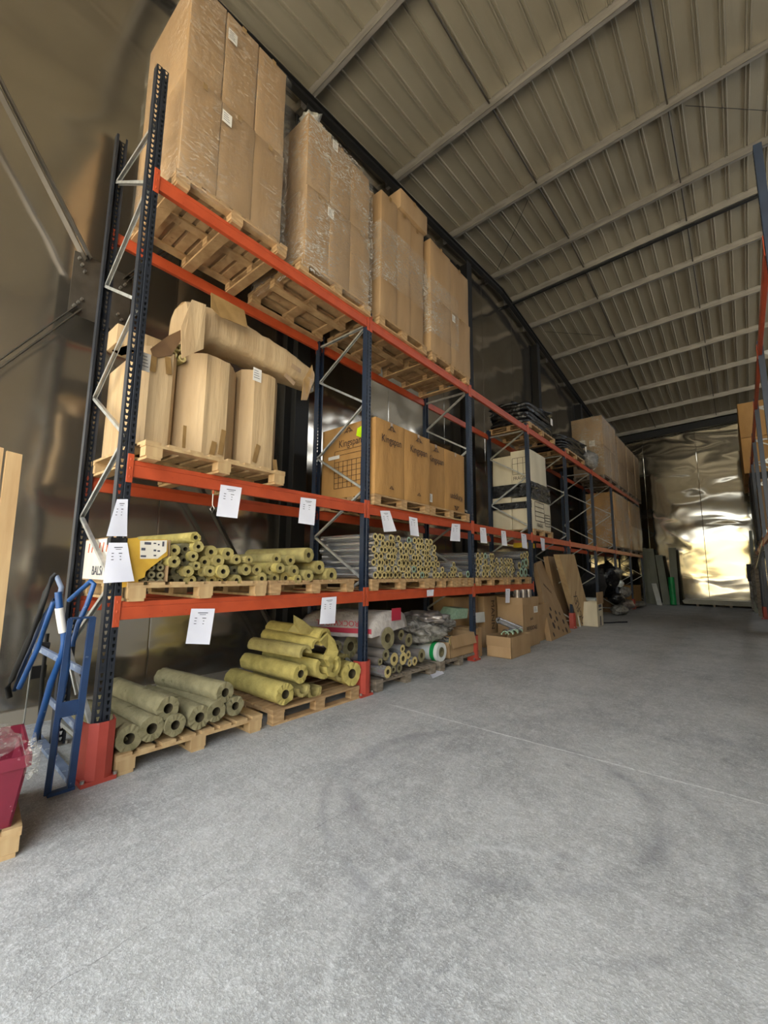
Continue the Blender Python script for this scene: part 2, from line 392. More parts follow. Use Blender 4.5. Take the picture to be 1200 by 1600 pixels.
b.prism([(XR, YF-.2, WZ1), (XR, YB+.2, WZ1)]+[(XR, y, zt_(y)) for y in reversed(ys_)], (.12, 0, 0))
b.prism([(XR, YF-.2, WZ0), (XR, WY0, WZ0), (XR, WY0, WZ1), (XR, YF-.2, WZ1)], (.12, 0, 0)); b.prism([(XR, WY1, WZ0), (XR, YB+.2, WZ0), (XR, YB+.2, WZ1), (XR, WY1, WZ1)], (.12, 0, 0))
struct(b, 'wall_right', 'side_steel')
b = MB()
for k in range(9): y = WY0+k*1.875; b.box(XR+.02, XR+.1, y-.04, y+.04, WZ0, WZ1)
struct(b, 'added_window_1', 'steel_dark')  # upright bars across the added strip opening
b = MB()
b.prism([(XL, YB, 0), (XR, YB, 0), (XR, YB, ridge_z(XR, YB)+.1), (XL, YB, ridge_z(XL, YB)+.1)], (0, .12, 0))
struct(b, 'wall_back', 'far_steel')
b = MB()
b.box(XL, -1.7, YF-.12, YF, 0, 9.4); b.box(9.0, XR, YF-.12, YF, 0, 9.6); b.box(-1.7, 9.0, YF-.12, YF, 6.7, 9.3)
struct(b, 'wall_front', 'side_steel')
# roof sheets with their ribs, in one slope each side of the ridge
b = MB()
def roofpt(x, y, dz): return Vector((x, y, ridge_z(x, y)+dz))
for (ya, yb) in ((YF-.2, 11.95), (11.95, YB+.2)):
    P4 = [roofpt(XL-.2, ya, .1), roofpt(XR+.2, ya, .1), roofpt(XR+.2, yb-.0001 if yb < 12 else yb, .1), roofpt(XL-.2, yb, .1)]
    b.prism(P4, (0, 0, .12))
    x = XL+.12
    while x < XR:
        for dx in (0, .055):
            w, h = .032, .03
            A = [roofpt(x+dx-w/2, ya, .1), roofpt(x+dx+w/2, ya, .1), roofpt(x+dx+w/4, ya, .1-h), roofpt(x+dx-w/4, ya, .1-h)]
            B = [roofpt(x+dx-w/2, yb, .1), roofpt(x+dx+w/2, yb, .1), roofpt(x+dx+w/4, yb, .1-h), roofpt(x+dx-w/4, yb, .1-h)]
            b.add(A+B, [(0, 3, 7, 4), (3, 2, 6, 7), (2, 1, 5, 6)])
        x += .338
struct(b, 'ceiling', 'roof_sheet')
tn = [0]
def trim(b, mats, **k):
    tn[0] += 1; return struct(b, 'trim_%d' % tn[0], mats, **k)
PUR = [-.9, 1.6, 4.06, 6.44, 8.83, 11.25, 12.65, 14.25, 16.59, 18.80, 21.0, 23.44, 25.6]
for Y0 in PUR:      # galvanised channel purlins
    b = MB(); A = lambda x, dy, dz: Vector((x, Y0+dy, ridge_z(x, Y0)+dz))
    for x0, x1 in ((XL, XR),):
        for (ya, yb, za, zb) in ((0, .006, -.1, .098), (0, .075, -.1, -.094), (.069, .075, -.1, -.075), (0, .075, .08, .086)):
            vs = [A(x, dy, dz) for x in (x0, x1) for dy in (ya, yb) for dz in (za, zb)]
            b.add(vs, [(0, 1, 3, 2), (4, 6, 7, 5), (0, 4, 5, 1), (2, 3, 7, 6), (0, 2, 6, 4), (1, 5, 7, 3)])
    x = -1.45
    trim(b, 'purlin')
for X0 in (.71, 3.24, 5.8):     # sag bars between the purlins
    b = MB()
    for a, c in zip(PUR[:-1], PUR[1:]): b.tube((X0, a+.08, ridge_z(X0, a)-.0), (X0, c, ridge_z(X0, c)-.0), .016, 8)
    trim(b, 'brace_steel')
def roofhit(u, v):
    d = ray(u, v); t = 3.0
    while t < 40:
        p = CAMP+d*t
        if p.z > ridge_z(p.x, p.y)-.02: return p
        t += .01
for (a, c) in (((825, 312), (777, 422)), ((1071, 165), (1199, 173)), ((850, 518), (938, 524))):
    b = MB(); b.tube(roofhit(*a), roofhit(*c), .006, 6); trim(b, 'steel_dark')
b = MB()        # dark gable rafter along the left wall
for ya, yb in ((YF, 11.95), (11.95, YB)):
    for (w, dz0, dz1) in ((.11, -.12, -.10), (.012, -.25, -.1), (.11, -.26, -.245)):
        xc = -1.55; vs = [Vector((xc+sx*w/2, y, ridge_z(-1.55, y)+dz)) for sx in (-1, 1) for y in (ya, yb) for dz in (dz0, dz1)]
        b.add(vs, [(0, 1, 3, 2), (4, 6, 7, 5), (0, 4, 5, 1), (2, 3, 7, 6), (0, 2, 6, 4), (1, 5, 7, 3)])
trim(b, 'steel_dark')
b = MB()
b.add([Vector((x, 25.7+dy, ridge_z(x, 25.7)+dz)) for x in (XL, XR) for dy in (0, .25) for dz in (-.45, -.12)],
      [(0, 1, 3, 2), (4, 6, 7, 5), (0, 4, 5, 1), (2, 3, 7, 6), (0, 2, 6, 4), (1, 5, 7, 3)]); trim(b, 'steel_dark')
b = MB(); b.bar((XL, 12.72, ridge_z(XL, 12.65)-.13), (XR, 12.72, ridge_z(XR, 12.65)-.13), .08, .05); trim(b, 'steel_dark')
for Y0 in (-1.5, 4.1, 9.7, 14.9, 20.3):      # gable columns
    b = MB(); zt = ridge_z(-1.6, Y0)-.35
    b.box(-1.52, -1.50, Y0-.13, Y0+.13, 0, zt); b.box(-1.80, -1.78, Y0-.13, Y0+.13, 0, zt); b.box(-1.78, -1.52, Y0-.008, Y0+.008, 0, zt)
    trim(b, 'steel_dark')
for a, c in (((1.12, 4.75), (-1.5, 8.85)), ((1.12, 4.18), (-1.5, .1)), ((1.48, 4.75), (4.1, 8.85)), ((1.48, 4.18), (4.1, .1))):
    b = MB(); p, q = Vector((-1.50, *a)), Vector((-1.50, *c)); b.bar(p, q, .012, .1, 0, Vector((1, 0, 0)))
    d, s, u = basis(q-p, Vector((1, 0, 0))); b.bar(p+s*.045+Vector((.035, 0, 0)), q+s*.045+Vector((.035, 0, 0)), .07, .008, 0, s)
    trim(b, 'brace_steel')
b = MB(); b.box(-1.52, -1.508, 1.02, 1.58, 4.12, 4.82)
for y, z in ((1.12, 4.62), (1.09, 4.68), (1.06, 4.74), (1.12, 4.3), (1.09, 4.25), (1.06, 4.2), (1.46, 4.62), (1.5, 4.68), (1.46, 4.3), (1.5, 4.25)):
    b.tube((-1.50, y, z), (-1.46, y, z), .014, 8, mi=1)
trim(b, ['brace_steel', 'zinc'])
b = MB(); b.box(XL, XL+.04, YF, YB, 0, .15); o = b.build('baseboard_left', 'side_steel'); o['kind'] = 'structure'

# ------------------------------------------------------------------ pallet racking
P0, BAY, DEP = 1.196, 2.8, 1.03
L1, L2, L3 = 1.245, 2.347, 4.899
def post_mesh(h, mname):
    """perforated channel upright: front face at x=0 looking +x, 100 wide, 70 deep, open at the back"""
    b = MB(); z = 0; pit = .05; n = int(h/pit)
    ys = [-.05, -.027, 0, .027, .05]
    for i in range(n):
        z0, z1 = i*pit, (i+1)*pit
        for (ya, yb, yc) in ((-.05, -.006, -.029), (.006, .05, .030)):
            hw0, hw1, h0, h1 = (.005, .011, .012, .04)
            if i % 16 == 15: hw0, hw1 = .001, .001
            vs = [(0, ya, z0), (0, yb, z0), (0, yb, z1), (0, ya, z1), (0, yc-hw0, z0+h0), (0, yc+hw0, z0+h0), (0, yc+hw1, z0+h1), (0, yc-hw1, z0+h1)]
            b.add(vs, [(0, 1, 5, 4), (1, 2, 6, 5), (2, 3, 7, 6), (3, 0, 4, 7)])
    H = n*pit
    for a, c in (((0, -.006), (-.008, 0)), ((-.008, 0), (0, .006)), ((0, .05), (-.07, .05)), ((0, -.05), (-.07, -.05)), ((-.07, .05), (-.07, .03)), ((-.07, -.05), (-.07, -.03))):
        b.add([(a[0], a[1], 0), (c[0], c[1], 0), (c[0], c[1], H), (a[0], a[1], H)], [(0, 1, 2, 3)])
    me = bpy.data.meshes.new('post'); me.from_pydata(b.v, [], b.f); me.materials.append(M[mname]); return me
PM = {}
def add_post(root, x, y, h, flip, mname='navy'):
    key = (round(h, 2), mname)
    if key not in PM: PM[key] = post_mesh(h, mname)
    o = bpy.data.objects.new('post', PM[key]); COL.objects.link(o); o.parent = root
    o.location = Vector((x, y, 0))-WL[root.name]; WL[o.name] = Vector((x, y, 0))
    if flip: o.rotation_euler = (0, 0, PI)
    b = MB(); xc = x-.035 if not flip else x+.035
    b.box(xc-.065, xc+.065, y-.07, y+.07, 0, .006)
    for dy in (-.055, .055): b.tube((xc+.045, y+dy, .006), (xc+.045, y+dy, .03), .009, 8)
    p = b.build('base_plate', 'zinc', o)
    if flip: p.rotation_euler = (0, 0, -PI); p.location = (-(p.location.x), -(p.location.y), p.location.z)
    return o
def beam(root, x, ya, yb, zt, inward):
    """x = outer face, inward = -1 when the rack lies towards -x"""
    i = inward
    b = MB(); x1 = x+i*.045
    a0, a1 = sorted((x, x1))
    b.box(a0, a1, ya, yb, zt-.135, zt-.04)
    c0, c1 = sorted((x+i*.0, x1-i*.018)); b.box(c0, c1, ya, yb, zt-.04, zt)
    o = b.build('beam', 'orange', root, bevel=.004)
    for y, s in ((ya, 1), (yb, -1)):
        b = MB(); c0, c1 = sorted((x-i*.002, x+i*-.010)); y2 = y-s*.045; e0, e1 = sorted((y+s*.002, y2))
        b.box(c0, c1, e0, e1, zt-.185, zt+.045)
        for k in range(3): b.box(min(c0, c1)-.002, max(c0, c1)+.004, (e0+e1)/2-.006, (e0+e1)/2+.006, zt-.15+k*.07, zt-.13+k*.07)
        b.build('connector', 'orange', o, bevel=.003)
def rack(name, label, X0, ys, heights, levels, side, brace_zig=True):
    """X0 = aisle face; side=-1: rack lies towards -x"""
    root = thing(name, label, 'storage rack', (X0, ys[0], 0)); xr = X0+side*DEP
    for k, y in enumerate(ys):
        mname = 'navy_front' if (k == 0 and side < 0) else 'navy'
        add_post(root, X0, y, heights[k], side > 0, mname); add_post(root, xr, y, heights[k], side < 0, mname)
        nodes = [(0, .25), (1, .82), (0, 1.40), (1, 1.97), (0, 2.55), (1, 3.11), (0, 3.72), (1, 4.27), (0, 4.83)]
        if heights[k] > 5.5: nodes += [(1, 5.43)]
        pt = lambda n: Vector((X0+side*.05 if n[0] == 0 else xr-side*.05, y, n[1]))
        segs = list(zip(nodes[:-1], nodes[1:]))
        segs += [((0, .2), (1, .2)), ((0, nodes[-1][1]), (1, nodes[-1][1]))]
        for a, c in segs:
            b = MB(); p, q = pt(a), pt(c); b.bar(p, q, .03, .006, 0); d, s, u = basis(q-p)
            for sg in (-1, 1): b.bar(p+s*sg*.015-u*.012, q+s*sg*.015-u*.012, .003, .026, 0)
            b.build('brace', 'galv', root)
    for k in range(len(ys)-1):
        for z in levels[k]:
            for x, i in ((X0, side), (xr, -side)): beam(root, x, ys[k]+.05, ys[k+1]-.05, z, i)
    return root
YS = [P0+BAY*k for k in range(9)]
rack('pallet_rack', 'long pallet rack of navy posts and orange beams along the left metal wall', 0, YS, [5.95]+[5.0]*8,
     [[L1, L2, L3]]*3+[[L2, L3]]*5, -1)
YR = [5.5+BAY*k for k in range(7)]
rack('pallet_rack', 'pallet rack with navy posts at the right edge of the view', 4.07, YR, [5.95]+[5.0]*6, [[L2, L3]]*6, 1)
def guard(x, y, label, s=1):
    b = MB(); h = .41
    prof = [(x-.09, y-.105), (x+.02, y-.085), (x+.05, y-.03), (x+.05, y+.03), (x+.02, y+.085), (x-.09, y+.105)]
    if s < 0: prof = [(2*x-a, c) for a, c in prof]
    inn = [(px-(px-(x-.03*s))*.06, py-(py-y)*.06) for px, py in prof]
    n = len(prof); vs = [(a, c, z) for z in (.03, h) for a, c in prof]+[(a, c, z) for z in (.03, h) for a, c in inn]
    fs = []
    for i in range(n-1): fs += [(i, i+1, n+i+1, n+i), (2*n+i+1, 2*n+i, 3*n+i, 3*n+i+1), (n+i, n+i+1, 3*n+i+1, 3*n+i)]
    b.add(vs, fs); b.box(x-.09, x+.05 if s > 0 else x+.09, y-.11, y+.11, 0, .03)
    for dy in (-.1, .1): b.tube((x+.04*s, y+dy, .03), (x+.04*s, y+dy, .05), .014, 8, mi=1)
    tag(b.build('post_guard', ['guard', 'zinc']), label, 'post guard')
guard(0.0, YS[0], 'orange-red bent steel guard around the foot of the nearest rack post')
guard(0.0, YS[1], 'orange-red guard at the second rack post, between yellow rolls and silver rolls')
guard(0.0, YS[2], 'orange-red guard on the third rack post beside the open brown box')
guard(0.0, YS[4], 'red guard at the post in front of the leaning flat cartons')
guard(0.0, YS[7], 'small dark red guard far down the left rack beside grey scrap')
guard(4.07, YR[5], 'red guard at the foot of the right-hand rack post', -1)

# ------------------------------------------------------------------ pallets
def pallet_proto(w, d, dirx, n, wood, label):
    """w along y, d along x; dirx: deck boards run along x"""
    r = thing('pallet', label, 'pallet', (0, 0, 0)); b = MB()
    if dirx:
        bw = (w/n)*random.uniform(.68, .72)
        for i in range(n):
            y = -w/2+bw/2+i*(w-bw)/(n-1); b.box(-d/2, d/2, y-bw/2, y+bw/2, .122, .144)
    else:
        bw = (d/n)*.74
        for i in range(n):
            x = -d/2+bw/2+i*(d-bw)/(n-1); b.box(x-bw/2, x+bw/2, -w/2, w/2, .122, .144)
    b.build('deck', wood, r)
    for i in (-1, 0, 1):
        b = MB()
        if dirx: x = i*(d/2-.05); b.box(x-.05, x+.05, -w/2, w/2, .1, .122)
        else: y = i*(w/2-.07); b.box(-d/2, d/2, y-.07, y+.07, .1, .122)
        b.build('stringer', wood, r)
        b = MB()
        if dirx: y = i*(w/2-.07); b.box(-d/2, d/2, y-.055, y+.055, 0, .022)
        else: x = i*(d/2-.05); b.box(x-.05, x+.05, -w/2, w/2, 0, .022)
        b.build('bottom_board', wood, r)
        for j in (-1, 0, 1):
            b = MB(); x, y = i*(d/2-.05), j*(w/2-.07); b.box(x-.048, x+.048, y-.065, y+.065, .022, .1); b.build('block', wood, r)
    return r
PROT = {}
def pallet(x, y, z, kind, label, w=1.2, d=1.06, rz=0, rx=0, group=None):
    dirx, n, wood = {'a': (True, 9, 'wood'), 'b': (False, 6, 'wood'), 'c': (True, 7, 'wood_old'), 'd': (True, 8, 'wood_light')}[kind]
    key = (kind, w, d)
    if key not in PROT: PROT[key] = o = pallet_proto(w, d, dirx, n, wood, label)
    else: o = copy_tree(PROT[key], label=label)
    o.location = (x, y, z); o['label'] = label; o.rotation_euler = (rx, 0, rz)
    if group: o['group'] = group
    return o

# ------------------------------------------------------------------ cartons
def carton(name, label, x0, x1, y0, y1, z0, z1, m='cardboard', bulge=.006, cham=0, seam=True, group=None, cat='cardboard box', seed=None, rz=0, mitop=0):
    """closed carton with slightly soft faces, tape seam as a part"""
    root = thing(name, label, cat, ((x0+x1)/2, (y0+y1)/2, z0), group)
    b = MB(); sd = random.uniform(0, 99)
    nx, ny, nz = 4, 4, 6
    def pt(i, j, k):
        x = x0+(x1-x0)*i/nx; y = y0+(y1-y0)*j/ny; z = z0+(z1-z0)*k/nz
        if cham and i in (0, nx) and j in (0, ny):
            pass
        nn = noise.noise(Vector((x*3+sd, y*3, z*2.2)))*bulge
        ex = bulge*.6*math.sin(PI*j/ny)*math.sin(PI*k/nz); ey = bulge*.6*math.sin(PI*i/nx)*math.sin(PI*k/nz)
        if i == nx: x += ex+nn*(k > 0)
        if i == 0: x -= ex+nn*(k > 0)
        if j == ny: y += (ey+nn)*.4
        if j == 0: y -= (ey+nn)*.4
        return (x, y, z)
    idx = {}; vs = []
    for i in range(nx+1):
        for j in range(ny+1):
            for k in range(nz+1):
                if i in (0, nx) or j in (0, ny) or k in (0, nz): idx[i, j, k] = len(vs); vs.append(pt(i, j, k))
    fs = []
    for i in range(nx):
        for j in range(ny):
            fs.append((idx[i, j, 0], idx[i, j+1, 0], idx[i+1, j+1, 0], idx[i+1, j, 0])); fs.append((idx[i, j, nz], idx[i+1, j, nz], idx[i+1, j+1, nz], idx[i, j+1, nz]))
    for i in range(nx):
        for k in range(nz):
            fs.append((idx[i, 0, k], idx[i+1, 0, k], idx[i+1, 0, k+1], idx[i, 0, k+1])); fs.append((idx[i, ny, k], idx[i, ny, k+1], idx[i+1, ny, k+1], idx[i+1, ny, k]))
    for j in range(ny):
        for k in range(nz):
            fs.append((idx[0, j, k], idx[0, j, k+1], idx[0, j+1, k+1], idx[0, j+1, k])); fs.append((idx[nx, j, k], idx[nx, j+1, k], idx[nx, j+1, k+1], idx[nx, j, k+1]))
    b.add(vs, fs, 0, True)
    o = b.build('carton_body', m, root, bevel=.006)
    if seam:
        b = MB(); ym = (y0+y1)/2; b.box(x0+.02, x1-.005, ym-.025, ym+.025, z1+.0005, z1+.002); b.box(x1+bulge+.002, x1+bulge+.004, ym-.025, ym+.025, z1-.07, z1-.005)
        b.build('tape_strip', 'tape', root)
    if rz: root.rotation_euler = (0, 0, rz)
    return root
def sticker(root, u, v, X, w=.1, h=.13, m='sticker', Y=None, lines=True):
    p = at(u, v, X=X) if Y is None else at(u, v, Y=Y)
    b = MB()
    if Y is None: b.box(p.x, p.x+.0015, p.y-w/2, p.y+w/2, p.z-h/2, p.z+h/2)
    else: b.box(p.x-w/2, p.x+w/2, p.y-.0015, p.y, p.z-h/2, p.z+h/2)
    if lines:
        for k in range(4):
            zz = p.z+h*.3-k*h*.18
            if Y is None: b.box(p.x+.0015, p.x+.0022, p.y-w*.38, p.y+w*(.1+.07*k), zz-.003, zz+.003, 1)
            else: b.box(p.x-w*.38, p.x+w*(.1+.07*k), p.y-.0022, p.y-.0015, zz-.003, zz+.003, 1)
    return b.build('sticker', [m, 'ink'], root)
def flat_shell(b, X, y0, y1, z0, z1, amp=.012, ny=16, nz=20, mi=0, sd=0, axis='x'):
    vs = []; 
    for i in range(ny+1):
        for k in range(nz+1):
            y = y0+(y1-y0)*i/ny; z = z0+(z1-z0)*k/nz
            a = X+amp*(noise.noise(Vector((y*6+sd, z*9, sd)))+.5*noise.noise(Vector((y*16, z*25+sd, sd))))
            vs.append((a, y, z) if axis == 'x' else (y, a, z))
    n = nz+1
    b.add(vs, [(i*n+k, (i+1)*n+k, (i+1)*n+k+1, i*n+k+1) for i in range(ny) for k in range(nz)], mi, True)
def wrap(label, X, Yl, x0, y0, y1, z0, z1, m='film', rear=-1.0, cat='stretch film'):
    """stretch film round a load: aisle side and the side towards the door"""
    b = MB(); sd = random.uniform(0, 50)
    flat_shell(b, X, y0, y1, z0, z1, sd=sd); flat_shell(b, Yl, rear, X, z0, z1, axis='y', sd=sd+9)
    o = b.build('stretch_film', m); tag(o, label, cat); return o

# ---- top level, first bay, left pallet: 3 x 2 tall cartons
pallet(-.49, 1.97, L3, 'a', 'wooden pallet under the tallest carton stack, nearest on the top shelf', w=1.22)
pz = L3+.146
cols = [(1.38, 1.74), (1.745, 2.12), (2.125, 2.5)]
nmc = ['left', 'middle', 'right']
for i, (a, c) in enumerate(cols):
    r = carton('cardboard_box', 'tall brown carton, lower %s one of the nearest top-shelf stack' % nmc[i], -1.02, .03-.01*i, a, c, pz, pz+1.08, bulge=.012)
    r2 = carton('cardboard_box', 'tall brown carton, upper %s one of the nearest top-shelf stack' % nmc[i], -1.02, -.01, a+.01, c, pz+1.083, pz+2.2, bulge=.012)
    if i == 1: sticker(r, 355, 185, .05); sticker(r2, 364, 58, .02)
wrap('clear stretch film round the nearest top-shelf carton stack', .052, 1.35, 0, 1.36, 2.53, pz-.1, pz+2.1)
# right pallet
pallet(-.49, 3.37, L3, 'b', 'wooden pallet under the second film-wrapped carton stack on the top shelf', w=1.22)
cols = [(2.83, 3.2), (3.205, 3.57), (3.575, 3.94)]
for i, (a, c) in enumerate(cols):
    r = carton('cardboard_box', 'brown carton, lower %s one of the second top-shelf stack' % nmc[i], -1.02, .03, a, c, pz, pz+1.0, bulge=.012)
    r2 = carton('cardboard_box', 'brown carton, upper %s one of the second top-shelf stack' % nmc[i], -1.02, .01, a, c, pz+1.003, pz+2.0-.03*i, bulge=.012)
    if i == 1: sticker(r, 517, 333, .05); sticker(r2, 524, 228, .03, .09)
wrap('shiny stretch film round the second top-shelf carton stack, gathered at its top', .055, 2.79, 0, 2.8, 3.97, pz-.1, pz+1.95, m='film_dense')
# crumpled film knot on top of that stack
def blob(name, label, cat, c, r, m, amp=.35, fr=4, sub=3, group=None, parent=None, floor=None):
    import bmesh
    bm = bmesh.new(); bmesh.ops.create_icosphere(bm, subdivisions=sub, radius=1)
    c = Vector(c); sd = random.uniform(0, 90)
    vs = []
    for v in bm.verts:
        n = v.co.normalized(); f = 1+amp*noise.noise(n*fr*.5+Vector((sd, 0, 0)))+amp*.6*noise.ridged_multi_fractal(n*fr, 1, 2, 3, 1, 2, noise_basis='PERLIN_ORIGINAL')*.4
        p = c+Vector((n.x*r[0]*f, n.y*r[1]*f, n.z*r[2]*f))
        if floor is not None: p.z = max(p.z, floor)
        vs.append(p)
    b = MB(); b.add(vs, [tuple(v.index for v in f.verts) for f in bm.faces], 0, True); bm.free()
    o = b.build(name, m, parent)
    if parent is None: tag(o, label, cat, group)
    return o
p = at(482, 182, X=-.1); blob('film_knot', 'crumpled clear film knot on the corner of the second top-shelf stack', 'stretch film', (p.x, 2.95, pz+2.03), (.12, .10, .05), 'clear_plastic', .8, 8)
# ---- top level, second bay
pallet(-.49, 4.74, L3, 'b', 'wooden pallet under the third top-shelf stack, by the second rack post', w=1.18)
for i, (a, c) in enumerate([(4.18, 4.56), (4.565, 4.93), (4.935, 5.3)]):
    carton('cardboard_box', 'two-metre tall carton, %s one of the third top-shelf stack' % nmc[i], -.62, .03-.02*i, a, c, pz, pz+1.97, bulge=.016)
carton('cardboard_box', 'very tall carton standing behind the third top-shelf stack', -1.02, -.64, 4.2, 5.25, pz, pz+2.75, bulge=.012)
carton('cardboard_box', 'flat carton lying across the top of the third top-shelf stack', -.55, .06, 4.6, 5.32, pz+1.98, pz+2.3, bulge=.01)
wrap('stretch film band round the middle of the third top-shelf stack', .065, 4.14, 0, 4.16, 5.32, pz+.55, pz+1.45, m='film_dense', rear=-.6)
pallet(-.49, 6.1, L3, 'a', 'wooden pallet under the fourth top-shelf stack, left of the third rack post', w=1.25)
for i, (a, c) in enumerate([(5.45, 6.1), (6.105, 6.78)]):
    r = carton('cardboard_box', 'tall carton, %s one of the two in the fourth top-shelf stack' % nmc[i*2], -1.02, .03, a, c, pz, pz+1.03+.0*i, bulge=.016)
    r2 = carton('cardboard_box', 'upper %s carton of the fourth top-shelf stack' % nmc[i*2], -1.02, .03-.02*i, a, c, pz+1.033, pz+2.02, bulge=.016)
    if i: sticker(r, 709, 498, .06)
wrap('stretch film on the fourth top-shelf stack, torn off diagonally', .068, 5.41, 0, 5.42, 6.3, pz+.3, pz+1.3, m='film_dense')

# ---- middle level, first bay: tall battered cartons and a long one lying on top
pallet(-.45, 1.93, L2, 'd', 'pale wooden pallet under three battered upright cartons', w=1.36, d=1.16, rz=.03)
m2 = L2+.146
def gaylord(label, x0, x1, y0, y1, z0, z1, ch, m='cardboard_pale', flaps=True):
    root = thing('cardboard_box', label, 'cardboard box', ((x0+x1)/2, (y0+y1)/2, z0))
    pts = [(x0+ch, y0), (x1-ch, y0), (x1, y0+ch), (x1, y1-ch), (x1-ch, y1), (x0+ch, y1), (x0, y1-ch), (x0, y0+ch)]
    sub = []
    for i in range(8):
        a, c = Vector(pts[i]), Vector(pts[(i+1) % 8])
        for k in range(5): sub.append(a.lerp(c, k/5))
    n = len(sub); nz = 8; sd = random.uniform(0, 50); vs = []; cx, cy = (x0+x1)/2, (y0+y1)/2
    for k in range(nz+1):
        z = z0+(z1-z0)*k/nz
        for i, p in enumerate(sub):
            f = .03*noise.noise(Vector((p.x*5+sd, p.y*7, z*.6)))+.008*noise.noise(Vector((p.x*20, p.y*20, z*3+sd)))
            zz = z-(.04*abs(noise.noise(Vector((p.x*9, p.y*9, sd)))) if k == nz else 0)
            vs.append((p.x+(p.x-cx)*f, p.y+(p.y-cy)*f, zz))
    b = MB(); b.add(vs, [(k*n+i, k*n+(i+1) % n, (k+1)*n+(i+1) % n, (k+1)*n+i) for k in range(nz) for i in range(n)], 0)
    b.add(vs[nz*n:], [tuple(range(n))], 0); b.add(vs[:n], [tuple(range(n))[::-1]], 0)
    b.build('carton_body', m, root)
    return root
g1 = gaylord('battered upright carton with brown tape strips, left one behind the nearest post', -1.02, -.12, 1.30, 1.585, m2, 3.40, .05)
g2 = gaylord('battered tall carton in the middle, under the broken end of the lying carton', -.95, -.05, 1.62, 2.225, m2, 3.50, .19)
g3 = gaylord('battered upright carton with a white label, right one of the three', -.95, -.1, 2.25, 2.70, m2, 3.56, .10)
sticker(g3, 402, 586, -.09, .1, .14); sticker(g1, 228, 566, -.1, .07, .16)
def tapes(root, lst, X):
    for (u, v, u2, v2, w) in lst:
        b = MB(); b.bar(at(u, v, X=X), at(u2, v2, X=X), w, .003, 0, Vector((1, 0, 0))); b.build('tape_strip', 'tape', root)
tapes(g1, [(241, 557, 238, 580, .045), (262, 558, 264, 585, .05)], -.095)
tapes(g2, [(335, 690, 329, 718, .05), (350, 672, 344, 710, .05), (289, 665, 287, 700, .03)], -.035)
tapes(g3, [(404, 695, 397, 722, .05), (429, 718, 431, 738, .05)], -.085)
# torn flaps standing out of the left carton with small rolls inside
b = MB()
q = [at(u, v, X=-.1) for (u, v) in ((235, 545), (262, 525), (283, 515), (284, 530), (268, 555), (240, 560))]
b.prism(q, (-.006, 0, 0)); b.build('torn_flap', 'cardboard_dark', g1)
b = MB(); q = [at(u, v, X=-.5) for (u, v) in ((175, 548), (200, 540), (215, 548), (190, 556))]; b.prism(q, (0, 0, .006)); b.build('torn_flap', 'tape', g1)
for k, (u, v) in enumerate(((271, 553), (279, 543), (285, 560))):
    c = at(u, v, X=-.14); b = MB(); b.tube(c, c+Vector((-.5, 0, -.02)), .035, 16, .017, 0, 1)
    tag(b.build('insulation_tube', ['wool', 'wool_end']), 'small wool tube poking out between the battered cartons', 'pipe insulation', 'small tubes between the battered cartons')
# the long carton lying on top: swept rectangle, sagging to the right
root = thing('cardboard_box', 'long crushed carton lying across the tops of the battered cartons', 'cardboard box', at(380, 560, X=-.2))
b = MB(); path = [((285, 505), .0), ((335, 512), .0), ((385, 535), .0), ((440, 565), .02), ((487, 592), .04)]
rings = []; n = 20
for i, ((u, v), X) in enumerate(path):
    c = at(u, v, X=-.12+X); H = [.20, .19, .165, .15, .11][i]; Dp = [.2, .2, .19, .18, .14][i]
    ring = []
    for j in range(n):
        t = 2*PI*j/n+.78; sx = math.copysign(abs(math.cos(t))**.45, math.cos(t)); sz = math.copysign(abs(math.sin(t))**.45, math.sin(t))
        pz_ = Vector((c.x-.1+sx*Dp, c.y, c.z+sz*H)); pz_ += Vector((1, 1, 1))*.02*noise.noise(pz_*9); pz_.y += .03*noise.noise(pz_*6)
        ring.append(pz_)
    rings.append(ring)
# subdivide along
R2 = []
for a, c in zip(rings[:-1], rings[1:]):
    for s in range(6):
        R2.append([x.lerp(y, s/6)+Vector((1, 0, 1))*.008*noise.noise(x.lerp(y, s/6)*14) for x, y in zip(a, c)])
R2.append(rings[-1]); vs = [v for r in R2 for v in r]
b.add(vs, [(i*n+j, i*n+(j+1) % n, (i+1)*n+(j+1) % n, (i+1)*n+j) for i in range(len(R2)-1) for j in range(n)], 0, True)
b.add(R2[0], [tuple(range(n))], 0); b.add(R2[-1], [tuple(range(n))[::-1]], 0); b.build('carton_body', 'cardboard_pale', root)
for pts, m, Xp in (([(283, 510), (300, 468), (322, 476), (318, 545), (306, 550), (284, 560)], 'cardboard_pale', .1), ([(330, 457), (345, 465), (382, 485), (387, 512), (345, 495), (330, 480)], 'tape', .09),
               ([(475, 592), (488, 570), (491, 590), (480, 625), (471, 625)], 'tape', .14)):
    b = MB(); q = [at(u, v, X=Xp+.005*i) for i, (u, v) in enumerate(pts)]; b.prism(q, (-.008, 0, .0)); b.build('torn_flap', m, root)
b = MB()
for (u, v, u2, v2) in ((455, 570, 470, 580), (445, 585, 460, 600)): b.bar(at(u, v, X=.08), at(u2, v2, X=.08), .05, .003, 0, Vector((1, 0, 0)))
b.build('tape_strip', 'tape', root)
blob('film_scrap', 'scrap of clear film hanging from the end of the long crushed carton', 'stretch film', at(484, 600, X=.13), (.02, .05, .09), 'film_dense', .5, 5)
carton('cardboard_box', 'long pale carton lying at the back above the battered cartons', -1.0, -.72, 1.25, 2.2, 3.60, 3.80, 'cardboard_pale')
